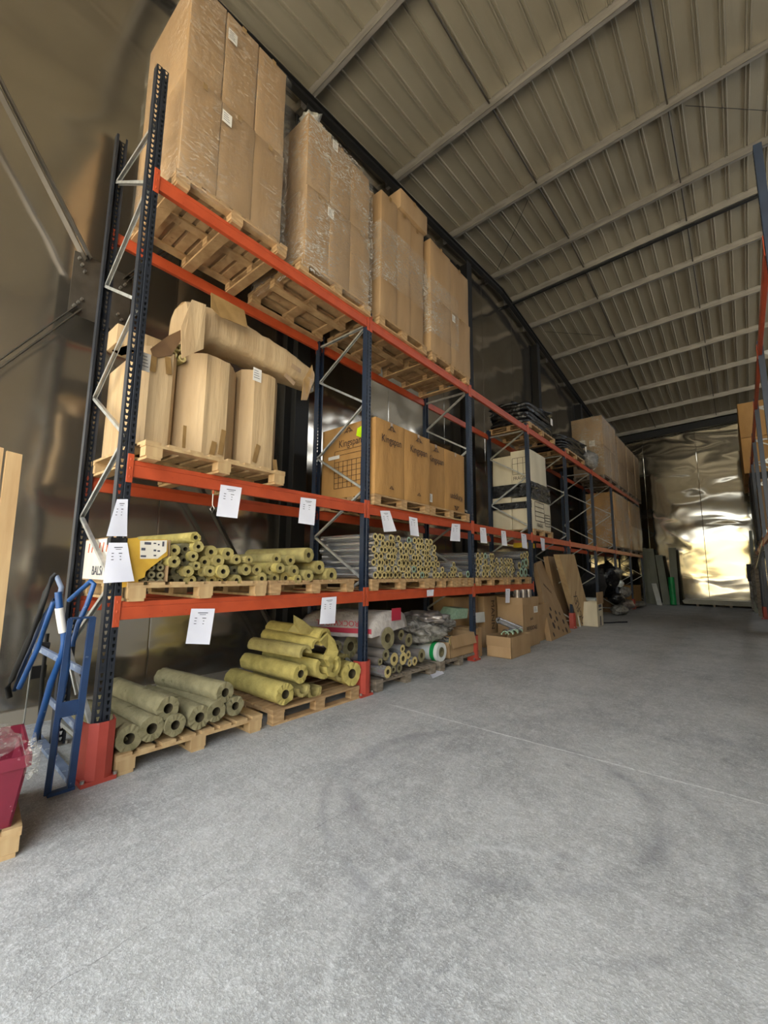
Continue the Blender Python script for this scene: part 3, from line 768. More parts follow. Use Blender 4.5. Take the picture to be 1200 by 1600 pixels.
# ---- middle level, second bay: four printed cartons
def crown(root, c, right, up, s, m):
    b = MB(); r, u = Vector(right), Vector(up); n = r.cross(u); c = Vector(c)+n*.003
    def arc(cx, cy, rr, a0, a1, w):
        k = 8; pts = []
        for i in range(k):
            t0, t1 = a0+(a1-a0)*i/k, a0+(a1-a0)*(i+1)/k
            q = [(cx+rr*math.cos(t0), cy+rr*math.sin(t0)), (cx+rr*math.cos(t1), cy+rr*math.sin(t1))]
            A, B = [c+r*x*s+u*y*s for x, y in q]; b.bar(A, B, w*s, .0012, 0, n)
    arc(0, .1, .55, .2, PI-.2, .09); arc(0, .55, .28, -.6, PI+.6, .08); arc(-.5, -.05, .35, .2, PI*.9, .08); arc(.5, -.05, .35, .1*PI, PI-.2, .08); arc(0, -.6, .9, .9, PI-.9, .07)
    b.build('emblem', m, root)
ky = [(4.10, 4.74), (4.745, 5.385), (5.41, 5.98), (5.985, 6.64)]
pallet(-.49, 4.74, L2, 'b', 'grey wooden pallet under the two larger printed cartons', w=1.29)
pallet(-.49, 6.02, L2, 'b', 'wooden pallet under the two set-back printed cartons', w=1.22)
kl = ['large printed carton behind the second rack post with a table on its side', 'large printed carton with emblem, right one on the grey pallet', 'printed carton set back, half hidden by the larger one beside it', 'printed carton with its lettering upside down, left of the third post']
for i, (a, c) in enumerate(ky):
    x1 = .04 if i < 2 else -.06; zt = m2+(1.04 if i < 2 else 1.05)
    r = carton('cardboard_box', kl[i], -1.0, x1, a, c, m2, zt, 'cardboard_gold', bulge=.012)
    F1 = x1+.022; yc = (a+c)/2
    if i < 3:
        text('Kingspan', .15, 'ink_brown', r, (F1, yc, zt-.27), (0, 1, 0), (0, 0, 1), sx=.82); crown(r, (F1, yc, zt-.14), (0, 1, 0), (0, 0, 1), .1, 'ink_brown')
        if i < 2: crown(r, (F1, yc, m2+.09), (0, 1, 0), (0, 0, 1), .06, 'ink_brown')
    else:
        text('Kingspan', .14, 'ink_brown', r, (F1, yc, m2+.25), (0, -1, 0), (0, 0, -1), sx=.82); crown(r, (F1, yc, m2+.12), (0, -1, 0), (0, 0, -1), .1, 'ink_brown')
    if i == 0:
        Y = a-.008
        text('Kingspan', .15, 'ink_brown', r, (-.42, Y, zt-.27), (1, 0, 0), (0, 0, 1), sx=.82); crown(r, (-.45, Y, zt-.13), (1, 0, 0), (0, 0, 1), .1, 'ink_brown')
        b = MB(); x0, x1_, z0, z1 = -.72, -.12, m2+.14, zt-.36
        for k in range(8): x = x0+(x1_-x0)*k/7; b.box(x-.003, x+.003, Y-.003, Y-.001, z0, z1 if k in (0, 7) else z1-.16)
        for k in range(6): z = z0+(z1-.16-z0)*k/5; b.box(x0, x1_, Y-.003, Y-.001, z-.003, z+.003)
        b.box(x0, x1_, Y-.003, Y-.001, z1-.003, z1+.003); b.box(x0, x1_, Y-.003, Y-.001, z1-.07, z1-.064); b.build('printed_table', 'ink_brown', r)
        b = MB(); b.box(-.85, -.62, Y-.004, Y-.002, zt-.47, zt-.42); b.build('sticker', 'sticker', r)
        b = MB(); b.prism([(-.28, Y-.004, zt-.10), (-.30, Y-.004, zt-.2), (-.22, Y-.004, zt-.24), (-.12, Y-.004, zt-.19), (-.07, Y-.004, zt-.05)], (0, .002, 0)); b.build('neon_note', 'neon', r)
    if i == 2: sticker(r, 673, 778, F1, .09, .13)
# ---- middle level, fourth bay: white cartons bound with black film
pallet(-.5, 10.32, L2, 'a', 'wooden pallet under the white cartons bound with black film', w=1.3)
wx = [('left rear lower', -1.0, -.52, 9.72, 10.9, m2, 3.35), ('front lower', -.5, -.03, 9.72, 10.98, m2, 3.25), ('left rear upper', -1.0, -.52, 9.78, 10.9, 3.55, 4.32), ('front upper', -.5, -.03, 9.74, 10.8, 3.4, 4.40)]
wl = ['white carton, lower rear one of the black-film load', 'white carton with printed panel, lower front one of the black-film load', 'white carton, upper rear one of the black-film load', 'white carton reading FRAGILE, upper front one of the black-film load']
for (nn, a, c, d, e, f, g), l in zip(wx, wl):
    r = carton('cardboard_box', l, a, c, d, e, f, g, 'cardboard_white', bulge=.012, seam=False)
    if nn == 'front upper':
        Y = d-.012; text('FRAGILE', .12, 'ink_brown', r, (-.27, Y, 3.72), (1, 0, 0), (0, 0, 1), sx=.8)
        b = MB()
        for x in (-.46, -.33, -.2, -.07): b.box(x-.004, x+.004, Y-.003, Y-.001, 3.82, 4.22)
        for z in (3.82, 4.08, 4.22): b.box(-.46, -.07, Y-.003, Y-.001, z-.004, z+.004)
        b.build('printed_panel', 'ink_brown', r)
    if nn == 'front lower':
        F1 = c+.015; b = MB()
        for (ya, yb, za, zb) in ((9.9, 10.5, 2.7, 3.15), (10.55, 10.9, 2.62, 2.9)):
            for k in range(5): z = za+(zb-za)*k/4; b.box(F1, F1+.002, ya, yb, z-.006, z+.006)
            for y in (ya, yb): b.box(F1, F1+.002, y-.006, y+.006, za, zb)
        b.build('printed_panel', 'ink_brown', r); text('FRAGILE', .13, 'ink_brown', r, (F1, 10.2, 2.6), (0, 1, 0), (0, 0, 1), sx=.8)
b = MB(); flat_shell(b, .0, 9.68, 10.95, 3.2, 3.62, .03); flat_shell(b, 9.68, -1.02, .0, 3.28, 3.58, .02, axis='y', sd=4); flat_shell(b, 9.67, -1.02, .0, 2.98, 3.14, .02, axis='y', sd=8)
tag(b.build('black_stretch_film', 'black_film'), 'black stretch film band tying the white cartons together', 'stretch film')
# ---- top level beyond the third post: black wrapped sheets, film-wrapped cartons
def sheet_pile(label, x0, x1, y0, y1, z0, n, dz, m='black_film', tagw=True):
    root = thing('wrapped_pile', label, 'wrapped goods', ((x0+x1)/2, (y0+y1)/2, z0)); b = MB(); nn = 26
    for k in range(n):
        sd = random.uniform(0, 80); e = .04*k/n
        ox, oy = random.uniform(-.03, .03), random.uniform(-.04, .04)
        z = z0+k*dz; top = []; bot = []
        per = []
        for i in range(nn):
            t = 2*PI*i/nn; cx_ = math.copysign(abs(math.cos(t))**.35, math.cos(t)); sy_ = math.copysign(abs(math.sin(t))**.35, math.sin(t))
            per.append(((x0+x1)/2+ox+cx_*((x1-x0)/2-e), (y0+y1)/2+oy+sy_*((y1-y0)/2-e)))
        rings = []
        for zz, s in ((z, .97), (z+dz*.3, 1.), (z+dz*.8, 1.0), (z+dz*.98, .96)):
            rings.append([Vector(((p[0]-(x0+x1)/2)*s+(x0+x1)/2, (p[1]-(y0+y1)/2)*s+(y0+y1)/2, zz+.05*noise.noise(Vector((p[0]*4, p[1]*4, sd)))))+Vector((1, 1, 0))*.05*noise.noise(Vector((p[0]*7, p[1]*7, sd+zz))) for p in per])
        vs = [v for r in rings for v in r]
        b.add(vs, [(a*nn+i, a*nn+(i+1) % nn, (a+1)*nn+(i+1) % nn, (a+1)*nn+i) for a in range(3) for i in range(nn)], 0, True)
        b.add(rings[-1], [tuple(range(nn))]); b.add(rings[0], [tuple(range(nn))[::-1]])
    for k in range(3): blob('crumpled_top', '', '', (x0+(x1-x0)*(.35+.15*k), y0+(y1-y0)*(.3+.2*k), z0+n*dz), ((x1-x0)*.36, (y1-y0)*.25, .09), m, .5, 6, parent=root)
    b.build('wrapped_layers', m, root)
    if tagw:
        b = MB(); b.box(x1+.012, x1+.015, y1-.35, y1-.2, z0+.32, z0+.5); b.build('sticker', 'sticker', root)
    return root
pallet(-.5, 10.55, L3, 'a', 'orange-tinted pallet under the larger black wrapped pile', w=1.8)
sheet_pile('large pile of goods in black film on the top shelf', -1.05, .02, 9.6, 11.5, L3+.15, 5, .11)
pallet(-.5, 13.4, L3, 'a', 'pallet under the smaller black wrapped pile, beyond the larger one', w=1.8)
sheet_pile('smaller low pile in black film beside the wrapped carton block', -1.0, .03, 12.3, 14.7, L3+.15, 6, .075)
blob('crumpled_film', 'crumpled grey film bundle in front of the wrapped carton block', 'stretch film', (-.15, 15.2, L3+.35), (.3, .35, .33), 'grey_wrap', .4, 5, floor=L3+.02)
pallet(-.5, 17.9, L3, 'c', 'pallet under the big film-wrapped carton block on the top shelf', w=2.3)
big = [(16.8, 17.9, 5.05, 6.2, -1.02), (17.95, 19.0, 5.05, 6.2, -1.02), (16.8, 17.9, 6.21, 7.3, -1.02), (17.95, 19.0, 6.21, 7.3, -1.02)]
for i, (a, c, d, e, x0) in enumerate(big):
    r = carton('cardboard_box', 'big brown carton, %s of the film-wrapped block on the top shelf' % ['lower left', 'lower right', 'upper left', 'upper right'][i], x0, .05, a, c, d, e, bulge=.015)
    if i == 2: 
        for uu in (925, 910): sticker(r, uu, 693, None, .2, .22, Y=a-.02)
wrap('shiny stretch film round the big carton block on the top shelf', .085, 16.76, 0, 16.78, 19.02, 5.02, 7.32, m='film_dense')
pos = ['nearer', 'middle', 'farther']
for j, y in enumerate((19.3, 21.15, 23.0)):
    pallet(-.5, y+.75 if j < 2 else y+.55, L3, 'c', 'pallet under the %s far carton stack on the top shelf' % pos[j], w=1.6 if j < 2 else 1.3)
    for k in range(2):
        carton('cardboard_box', '%s carton of the %s far stack on the top shelf' % (['lower', 'upper'][k], pos[j]), -1.0, .04, y+.03, y+(1.65 if j < 2 else 1.15), pz+k*1.06, pz+k*1.06+1.05, bulge=.012)
    wrap('clear film on the %s far carton stack of the top shelf' % pos[j], .075, y, 0, y+.02, y+(1.66 if j < 2 else 1.16), pz, pz+2.1)
for j, y in enumerate((18.0, 20.9)):
    pallet(-.5, y+1.3, L2, 'c', 'pallet under the %s far carton stack on the middle shelf' % pos[j], w=2.6)
    for k in range(2):
        carton('cardboard_box', '%s orange-brown carton of the %s far stack on the middle shelf' % (['lower', 'upper'][k], pos[j]), -1.0, .04, y+.05, y+2.6, m2+k*1.06, m2+k*1.06+1.05, 'cardboard_gold', bulge=.012)
    wrap('clear film on the %s far carton stack of the middle shelf' % pos[j], .075, y+.02, 0, y+.03, y+2.62, m2, m2+2.1, m='film_dense')

# ------------------------------------------------------------------ insulation tubes
def wool_tube(label, c, r, L=1.0, yaw=0, pitch=0, m='wool', me=None, ri=.42, arc=None, group=None, name='insulation_roll', jit=.006, cat='pipe insulation', n=26):
    c = Vector(c); d = Vector((-math.cos(yaw)*math.cos(pitch), math.sin(yaw)*math.cos(pitch), math.sin(pitch)))
    b = MB(); a0, a1 = arc if arc else (0, 2*PI)
    b.tube(c, c+d*L, r, n, r*ri, 0, 1, a0, a1, jit, segs=6, mc=None if arc else 2)
    sd = random.uniform(0, 60)
    for i, v in enumerate(b.v):
        f = .03*noise.noise(v*6+Vector((sd, 0, 0))); v += Vector((0, 0, 1))*f*r+Vector((0, f*r*.6, 0))
    o = b.build(name, [m, me or m, 'core_brown'], loc=c); tag(o, label, cat, group); return o
# floor level, first bay
pallet(-.50, 1.92, 0, 'd', 'pale pallet on the floor under the dusty olive rolls, nearest the post', w=1.24)
T = [(180, 1172, 21, -.08, .0, 'dusty olive wool roll half hidden behind the nearest post guard'), (202, 1154, 20, 0, .02, 'thick dusty wool roll, leftmost full end on the pale floor pallet'),
     (237, 1139, 19, .0, .03, 'dusty wool roll, second full end from the left on the floor pallet'), (274, 1133, 16.5, .01, .02, 'short-looking dusty wool roll tucked below the upper left roll'),
     (263, 1107, 17.5, -.02, .05, 'dusty wool roll lying on top, left one of the floor pallet'), (312, 1121, 18, .0, .02, 'dusty wool roll, fourth bottom end of the pale floor pallet'),
     (338, 1112, 16, .0, .04, 'grey-dusted wool roll, fifth bottom end, under the upper right roll'), (368, 1103, 14.5, .0, .02, 'small grey-dusted wool roll at the right end of the pale pallet'),
     (352, 1082, 15.5, -.02, .12, 'long dusty wool roll lying on top at the right of the pale pallet')]
for (u, v, r, X, yaw, l) in T:
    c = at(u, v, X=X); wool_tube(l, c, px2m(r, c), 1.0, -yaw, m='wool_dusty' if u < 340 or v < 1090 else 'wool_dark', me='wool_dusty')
# floor level, pallet with bright yellow rolls
pallet(-.50, 3.27, 0, 'b', 'wooden pallet with stamped blocks under the bright yellow rolls', w=1.22)
T = [(446, 1085, 16.5, .03, -.02, None, 'bright yellow wool roll in front on the stamped pallet'), (470, 1053, 14, -.02, 0, None, 'yellow wool roll resting above the front bright roll'),
     (474, 1076, 13, .0, 0, (PI*.95, PI*2.1), 'open half shell of yellow wool, left one between the rolls'), (492, 1079, 14, -.03, 0, (PI*.9, PI*2.1), 'open yellow half shell below the large split roll'),
     (507, 1042, 18, .0, .0, (PI*.75, PI*2.3), 'large split yellow roll with an open slot at its top'), (478, 1021, 12.5, -.05, .06, (-.1, PI*1.15), 'domed yellow half shell lying above the second roll'),
     (496, 1009, 11.5, -.05, .05, (-.1, PI*1.1), 'thin yellow half shell on top of the heap'), (508, 996, 14, -.08, .1, (-.1, PI*1.05), 'topmost yellow half shell with a frayed end'),
     (522, 1040, 17, .02, .1, (PI*1.0, PI*2.25), 'bright frayed yellow half shell at the right of the heap'), (533, 1050, 13, -.03, .1, (PI*.9, PI*2.1), 'yellow half shell leaning on the last roll'),
     (550, 1053, 17.5, .02, -.12, None, 'loose yellow wool roll at the right end next to the red guard')]
for (u, v, r, X, yaw, arc, l) in T:
    c = at(u, v, X=X); wool_tube(l, c, px2m(r, c), 1.0 if v > 1030 else .9, -yaw, pitch=.0 if v > 1015 else .03, m='wool_bright' if 'right' in l or 'top' in l else 'wool', arc=arc, ri=.42 if not arc else .62, jit=.01 if not arc else .004)
b = MB(); q = [at(u, v, X=-.15-.02*i) for i, (u, v) in enumerate(((459, 961), (475, 970), (492, 985), (490, 992), (470, 990), (450, 986), (459, 975)))]
b.prism(q, (-.02, .01, 0)); tag(b.build('insulation_scrap', 'wool'), 'torn pointed scrap of yellow wool standing behind the heap', 'insulation scrap')
b = MB(); q = [at(u, v, X=-.0-.01*i) for i, (u, v) in enumerate(((500, 1003), (513, 990), (523, 1000), (529, 1018), (525, 1035), (512, 1043), (505, 1030), (512, 1015)))]
b.prism(q, (-.05, .03, .01)); tag(b.build('insulation_scrap', 'wool_bright'), 'curled frayed slab of bright yellow wool above the split roll', 'insulation scrap')
for (u, v, r, X, l) in ((526, 1012, 11, -.35, 'grey film-wrapped roll behind the yellow heap, left one'), (548, 1010, 17, -.4, 'large grey film-wrapped roll behind the second post')):
    c = at(u, v, X=X); wool_tube(l, c, px2m(r, c), .6, 0, m='foil_dull', me='wool_dusty', name='wrapped_roll')
c = at(540, 1032, X=-.3); wool_tube('yellow roll end low behind the loose last roll', c, .08, .6, 0, m='wool')
# shelf level one, first bay
pallet(-.50, 1.9, L1, 'd', 'wooden pallet under the left half of the small yellow tubes', w=1.25)
pallet(-.50, 3.16, L1, 'a', 'wooden pallet under the right half of the small yellow tubes', w=1.2)
ZX = lambda a, c: (190+a/3.4286, 820+c/3.4286)
TA = [(283,137,32),(342,130,32),(412,117,30),(480,145,35),(570,155,33),(617,185,27),(683,187,22),(830,182,30),(905,190,30),(1003,162,40),
(283,197,32),(335,190,30),(385,168,28),(445,200,32),(520,192,33),(400,220,24),(475,248,30),(545,250,36),(605,245,28),(668,238,32),(725,240,28),(798,235,32),(850,232,28),(925,248,32),(1060,228,36),
(298,248,34),(358,250,30),(432,254,24),(270,300,28),(318,300,32),(375,298,26),(430,302,26),(483,298,26),(525,302,20),(570,300,22),(617,297,30),(752,288,32),(820,285,30),(880,285,32),(945,292,25),(1003,273,32),(1125,270,40)]
for i, (a, c_, r) in enumerate(TA):
    u, v = ZX(a, c_); X = random.choice((.0, -.02, .03, -.06)); mm = random.choice(('wool', 'wool', 'wool_bright'))
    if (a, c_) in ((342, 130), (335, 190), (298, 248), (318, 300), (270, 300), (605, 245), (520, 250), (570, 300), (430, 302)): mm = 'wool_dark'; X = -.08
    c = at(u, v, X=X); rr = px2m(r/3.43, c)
    lab = 'small yellow wool tube in the pile beside the torn yellow carton' if a < 640 else 'small yellow wool tube in the right-hand low pile on the first shelf'
    grp = 'small wool tubes piled left on the first shelf' if a < 640 else 'small wool tubes piled right on the first shelf'
    if a == 1003 and c_ == 162: lab, grp = 'long thick yellow tube lying on top at the right of the shelf pile', None
    if a == 1125: lab, grp = 'thick yellow tube at the right end of the shelf pile', None
    wool_tube(lab, c, rr, .95, random.uniform(-.04, .04)-(.12 if a == 1003 and c_ < 200 else 0), m=mm, me=mm if mm == 'wool_dark' else 'wool', group=grp, name='insulation_tube', jit=.003, n=18, ri=.36)
c = at(*ZX(397, 68), X=.0); wool_tube('long yellow tube lying crosswise on top of the shelf pile', c, px2m(8.5, c), 1.0, -.08, m='wool_bright', name='insulation_tube', n=20)
# torn yellow and white carton with tubes inside
root = thing('cardboard_box', 'torn yellow and white printed carton holding small tubes, by the nearest post', 'cardboard box', (-.5, 1.42, L1+.146)); zz = L1+.147
b = MB(); b.box(-1.0, .0, 1.245, 1.25, zz, zz+.36); b.box(-1.0, .0, 1.575, 1.58, zz, zz+.34); b.box(-1.0, .0, 1.25, 1.575, zz, zz+.005); b.box(-1, -.995, 1.25, 1.575, zz, zz+.34); b.build('carton_body', 'cardboard', root)
b = MB(); b.box(-.95, -.05, 1.241, 1.2445, zz+.01, zz+.35); b.build('printed_side', 'box_print', root)
b = MB()
for k in range(9): x = -.85+k*.09; b = MB(); b.bar((x, 1.240, zz+.24), (x+.02, 1.240, zz+.32), .02, .002, 0, Vector((0, 1, 0))); b.build('printed_stripe', 'orange_print', root)
text('BALSI 15', .11, 'ink', root, (-.5, 1.240, zz+.08), (1, 0, 0), (0, 0, 1))
b = MB(); F0 = .004
yy = lambda u, v: at(u, v, X=F0)
b.prism([at(u, v, X=F0) for u, v in ((191, 842), (216, 840), (216, 914), (191, 918))], (-.004, 0, 0))
b.prism([at(u, v, X=F0) for u, v in ((216, 843), (262, 843), (262, 868), (255, 872), (238, 885), (228, 893), (226, 902), (216, 906))], (-.004, 0, 0)); b.build('yellow_front', 'box_yellow', root)
b = MB(); b.prism([at(u, v, X=F0+.003) for u, v in ((219, 845), (261, 844), (260, 862), (246, 873), (219, 873))], (-.002, 0, 0))
b.build('white_label', 'box_print', root)
b = MB()
for (u, v, w, h) in ((231, 849, .05, .02), (224, 869, .04, .015), (224, 858, .03, .02), (242, 849, .02, .01), (242, 860, .02, .015), (242, 868, .02, .012), (248, 861, .02, .012), (255, 850, .015, .04), (248, 851, .012, .012)):
    p = at(u, v, X=F0+.0045); b = MB(); b.box(p.x, p.x+.001, p.y-w/2, p.y+w/2, p.z-h/2, p.z+h/2); b.build('label_print', 'ink', root)
for (a, c_) in ((160, 228), (208, 228), (160, 268), (208, 270), (118, 292), (160, 308), (208, 308), (200, 192), (115, 312)):
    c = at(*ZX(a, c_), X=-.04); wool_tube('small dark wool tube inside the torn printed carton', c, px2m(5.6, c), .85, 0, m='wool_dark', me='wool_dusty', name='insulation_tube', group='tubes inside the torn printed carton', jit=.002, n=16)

# foil faced pipe sections: one mesh per size, copied
PV = []
def pipe_proto(r, L, me, m='foil', ri=.52):
    b = MB(); b.tube((0, 0, 0), (-L, 0, 0), r, 18, r*ri, 0, 1, jit=.002, mc=2); return b
protos = {}
def pipe(c, r, var, label, group, yaw=0, L=1.02, rs=1):
    key = (round(r, 3), var, L)
    if key not in protos:
        m, me = {'a': ('foil', 'wool_end'), 'g': ('foil', 'foam_green'), 'd': ('foil_dull', 'wool_end')}[var]
        protos[key] = pipe_proto(r, L, me).build('pipe_section', [m, me, 'core_brown'], loc=(0, 0, 0)); o = protos[key]
    else:
        o = protos[key].copy(); COL.objects.link(o)
    o.location = c; o.rotation_euler = (0, 0, yaw); tag(o, label, 'pipe insulation', group); return o
def pile(y0, y1, prof, r, label, group, xf=.0, L=1.02, green=()):
    z0 = L1+.147; row = 0; cnt = 0
    while True:
        z = z0+r+row*r*1.76; y = y0+r+(r if row % 2 else 0); any_ = False
        while y < y1-r:
            if z+r*.8 <= prof(y):
                any_ = True; cnt += 1
                var = 'g' if random.random() < .03 else 'a'
                pipe((xf+random.choice((0, .01, -.02, -.04, .03)), y+random.uniform(-.002, .002), z), r, var, label, group, random.uniform(-.004, .004), L)
            y += r*2.03
        row += 1
        if not any_ or row > 14: break
    return cnt
pallet(-.50, 4.73, L1, 'a', 'wooden pallet under the tallest foil pipe pile', w=1.3)
pallet(-.50, 5.78, L1, 'a', 'short wooden pallet under the stepped end of the foil pipe pile', w=.78)
pallet(-.50, 6.47, L1, 'b', 'wooden pallet under the small heap left of the third post', w=.58)
def profB(y):
    if y < 4.65: return 2.03
    if y < 4.9: return 1.90
    if y < 5.5: return 1.99
    return 1.99-(y-5.5)*1.6
pile(4.12, 5.8, profB, .047, 'foil-faced pipe section with yellow wool end in the tallest pile on the second bay shelf', 'foil pipe sections in the tall pile', L=1.0)
pile(5.88, 6.5, lambda y: 1.67-abs(y-6.15)*.75, .047, 'foil-faced pipe section in the small heap left of the third rack post', 'foil pipe sections in the small heap')
pipe((.0, 6.6, L1+.147+.06), .06, 'g', 'pipe section with pale green ring at the end of the small heap', None)
pallet(-.50, 7.5, L1, 'a', 'wooden pallet under the left foil pipe pile of the third bay', w=1.2)
pallet(-.50, 8.78, L1, 'a', 'wooden pallet under the right foil pipe pile of the third bay', w=1.25)
def profC(y): return 1.93 if y < 7.6 else 1.8+(.05 if y < 8.2 else 0)
pile(6.93, 7.66, profC, .062, 'foil-faced pipe section in the left pile just beyond the third post', 'foil pipe sections left in the third bay')
pile(7.68, 8.62, profC, .052, 'foil-faced pipe section in the middle pile of the third bay shelf', 'foil pipe sections in the middle of the third bay')
for k, (y, z, r, v) in enumerate(((8.75, .06, .06, 'a'), (8.93, .10, .10, 'g'), (8.82, .24, .08, 'a'), (9.15, .1, .1, 'g'), (9.02, .28, .09, 'g'), (9.2, .31, .1, 'g'), (8.95, .44, .06, 'a'), (9.12, .46, .07, 'a'), (9.28, .49, .075, 'a'))):
    pipe((.0, y, L1+.147+z), r, v, ['pipe section with wool ring among the large green-ringed ones by the fourth post', 'large pipe section with pale green ring by the fourth post'][v == 'g'],
         ['wool-ringed sections by the fourth post', 'large green-ringed pipe sections'][v == 'g'])

# ------------------------------------------------------------------ floor level, second bay: film-wrapped rolls
pallet(-.50, 4.86, 0, 'c', 'weathered grey pallet under the silver wrapped rolls', w=1.35)
pallet(-.50, 6.28, 0, 'c', 'weathered grey pallet under the open brown box', w=1.25)
T = [(606, 997, 17, .02, 'foil_dull', 'large film-wrapped roll with pale wool end beside the second post'), (603, 1023, 8.5, .03, 'foil_dull', 'film-wrapped roll just below the large pale-ended roll'),
     (594, 1034, 5.5, .02, 'foil_dull', 'thin wrapped roll close to the second post, lower row'), (616, 1030, 10, .04, 'foil', 'wrapped roll with bright yellow core ring in the front cluster'),
     (630, 1029, 9.5, .04, 'foil', 'wrapped roll in the middle of the front cluster'), (629, 1014, 6.5, .03, 'foil', 'small wrapped roll lying above the front cluster'),
     (639, 1000, 10, -.1, 'foil_dull', 'grey wool-ended roll behind the front cluster'), (627, 992, 8, -.15, 'foil_dull', 'dull roll tucked under the white printed bag'),
     (606, 1050, 9, .12, 'foil', 'wrapped roll sticking out furthest over the pallet edge'), (624, 1044, 7, .0, 'foil_dull', 'dull wool roll at the bottom under the cluster'),
     (615, 1046, 6, .0, 'foil_dull', 'small dark roll end at the bottom of the cluster'), (638, 1023, 6.5, .03, 'foil', 'small crinkled wrapped roll right of the cluster'),
     (640, 1036, 5.5, .04, 'foil', 'thin roll end low at the right of the cluster'), (648, 1033, 7, .06, 'foil', 'short crinkled roll at the right edge of the cluster'),
     (659, 1024, 10, .0, 'foil_dull', 'film-bagged roll left of the white roll with green band'), (705, 1001, 7.5, .02, 'foil', 'bright silver roll lying above the white roll'),
     (706, 1019, 8.5, .0, 'foil_dull', 'brown-ended roll between the white roll and the open box')]
for (u, v, r, X, m, l) in T:
    c = at(u, v, X=X); wool_tube(l, c, px2m(r, c), .95, -random.uniform(0, .06), m=m, me='wool_dusty' if 'dull' in m else 'wool_end', name='wrapped_roll', jit=.003, n=22)
c = at(690, 1019, X=.02); r = px2m(14.5, c)
root = thing('film_roll', 'white plastic-covered roll with a green band lying on the grey pallet', 'roll', c)
b = MB(); b.tube(c, c+Vector((-.9, 0, 0)), r, 28, r*.55, segs=3); b.build('roll_body', 'white_plastic', root)
b = MB(); b.tube(c+Vector((-.06, 0, 0)), c+Vector((-.13, 0, 0)), r+.004, 28, r-.01); b.build('green_band', 'green_plastic', root)
b = MB(); b.tube(c+Vector((.002, 0, 0)), c+Vector((-.5, 0, 0)), r*.5, 20, r*.3); b.build('core', 'wool_dark', root)
# white bag with red print, a box-like soft pack
root = thing('insulation_bag', 'white plastic pack with red lettering behind the second post', 'bag', at(570, 985, X=-.3))
A = [Vector((-.95, 3.72, .66)), Vector((.0, 4.12, .66)), Vector((.0, 4.86, .74)), Vector((-.95, 4.6, .66))]
b = MB(); nn = 12
def pk(i, j, k):
    s, t = i/nn, j/nn; p = (A[0].lerp(A[1], s)).lerp(A[3].lerp(A[2], s), t); h = .30*math.sin(PI*min(max(t, .001), .999))**.35*(1-.1*s) if k else 0
    return p+Vector((0, 0, h+.01*noise.noise(p*9)))
vs = [pk(i, j, k) for k in (0, 1) for i in range(nn+1) for j in range(nn+1)]; q = (nn+1)**2
fs = [(k*q+i*(nn+1)+j, k*q+(i+1)*(nn+1)+j, k*q+(i+1)*(nn+1)+j+1, k*q+i*(nn+1)+j+1) for k in (0, 1) for i in range(nn) for j in range(nn)]
for i in range(nn): fs += [(i*(nn+1), (i+1)*(nn+1), q+(i+1)*(nn+1), q+i*(nn+1)), (i*(nn+1)+nn, q+i*(nn+1)+nn, q+(i+1)*(nn+1)+nn, (i+1)*(nn+1)+nn), (i, q+i, q+i+1, i+1), (nn*(nn+1)+i, nn*(nn+1)+i+1, q+nn*(nn+1)+i+1, q+nn*(nn+1)+i)]
b.add(vs, fs, 0, True); b.build('bag_body', 'bag_white', root)
fr = (A[1]-A[0]).normalized(); nrm = Vector((fr.y, -fr.x, 0))
mid = A[0].lerp(A[1], .5)+nrm*.012
text('ROCKWOOL', .10, 'crimson_print', root, mid+Vector((0, 0, .17))+fr*.05, -fr*1.0, (0, 0, -1))
b = MB(); b.bar(A[0]+nrm*.012+Vector((0, 0, .08)), A[1]+nrm*.012+Vector((0, 0, .08)), .004, .06); b.build('red_stripe', 'crimson_print', root)
b = MB(); b.box(.012, .016, 4.5, 4.7, .84, 1.0); b.build('red_label', 'crimson_print', root)
for (u, v, rr, m, l) in ((655, 985, (.35, .34, .17), 'grey_wrap', 'big bag of grey rolls in cloudy film behind the white roll'), (690, 975, (.2, .2, .14), 'grey_wrap', 'cloudy plastic bag behind the silver roll'), (665, 965, (.3, .25, .1), 'foil_dull', 'dark film heap at the back of the second bay')):
    blob('wrapped_bundle', l, 'wrapped goods', at(u, v, X=-.35), rr, m, .45, 5, sub=4)
b = MB(); p = [at(u, v, X=-.2) for (u, v) in ((706, 968), (716, 951), (732, 951), (730, 966))]; b.prism(p, (-.3, 0, .02)); tag(b.build('foam_board', 'foam_green'), 'pale green foam board piece behind the third post', 'foam board')
b = MB(); p = [at(u, v, X=-.3) for (u, v) in ((738, 958), (757, 956), (758, 972), (735, 974))]; b.prism(p, (-.02, 0, .0)); tag(b.build('foam_board', 'white_plastic'), 'white foam board just right of the third post', 'foam board')
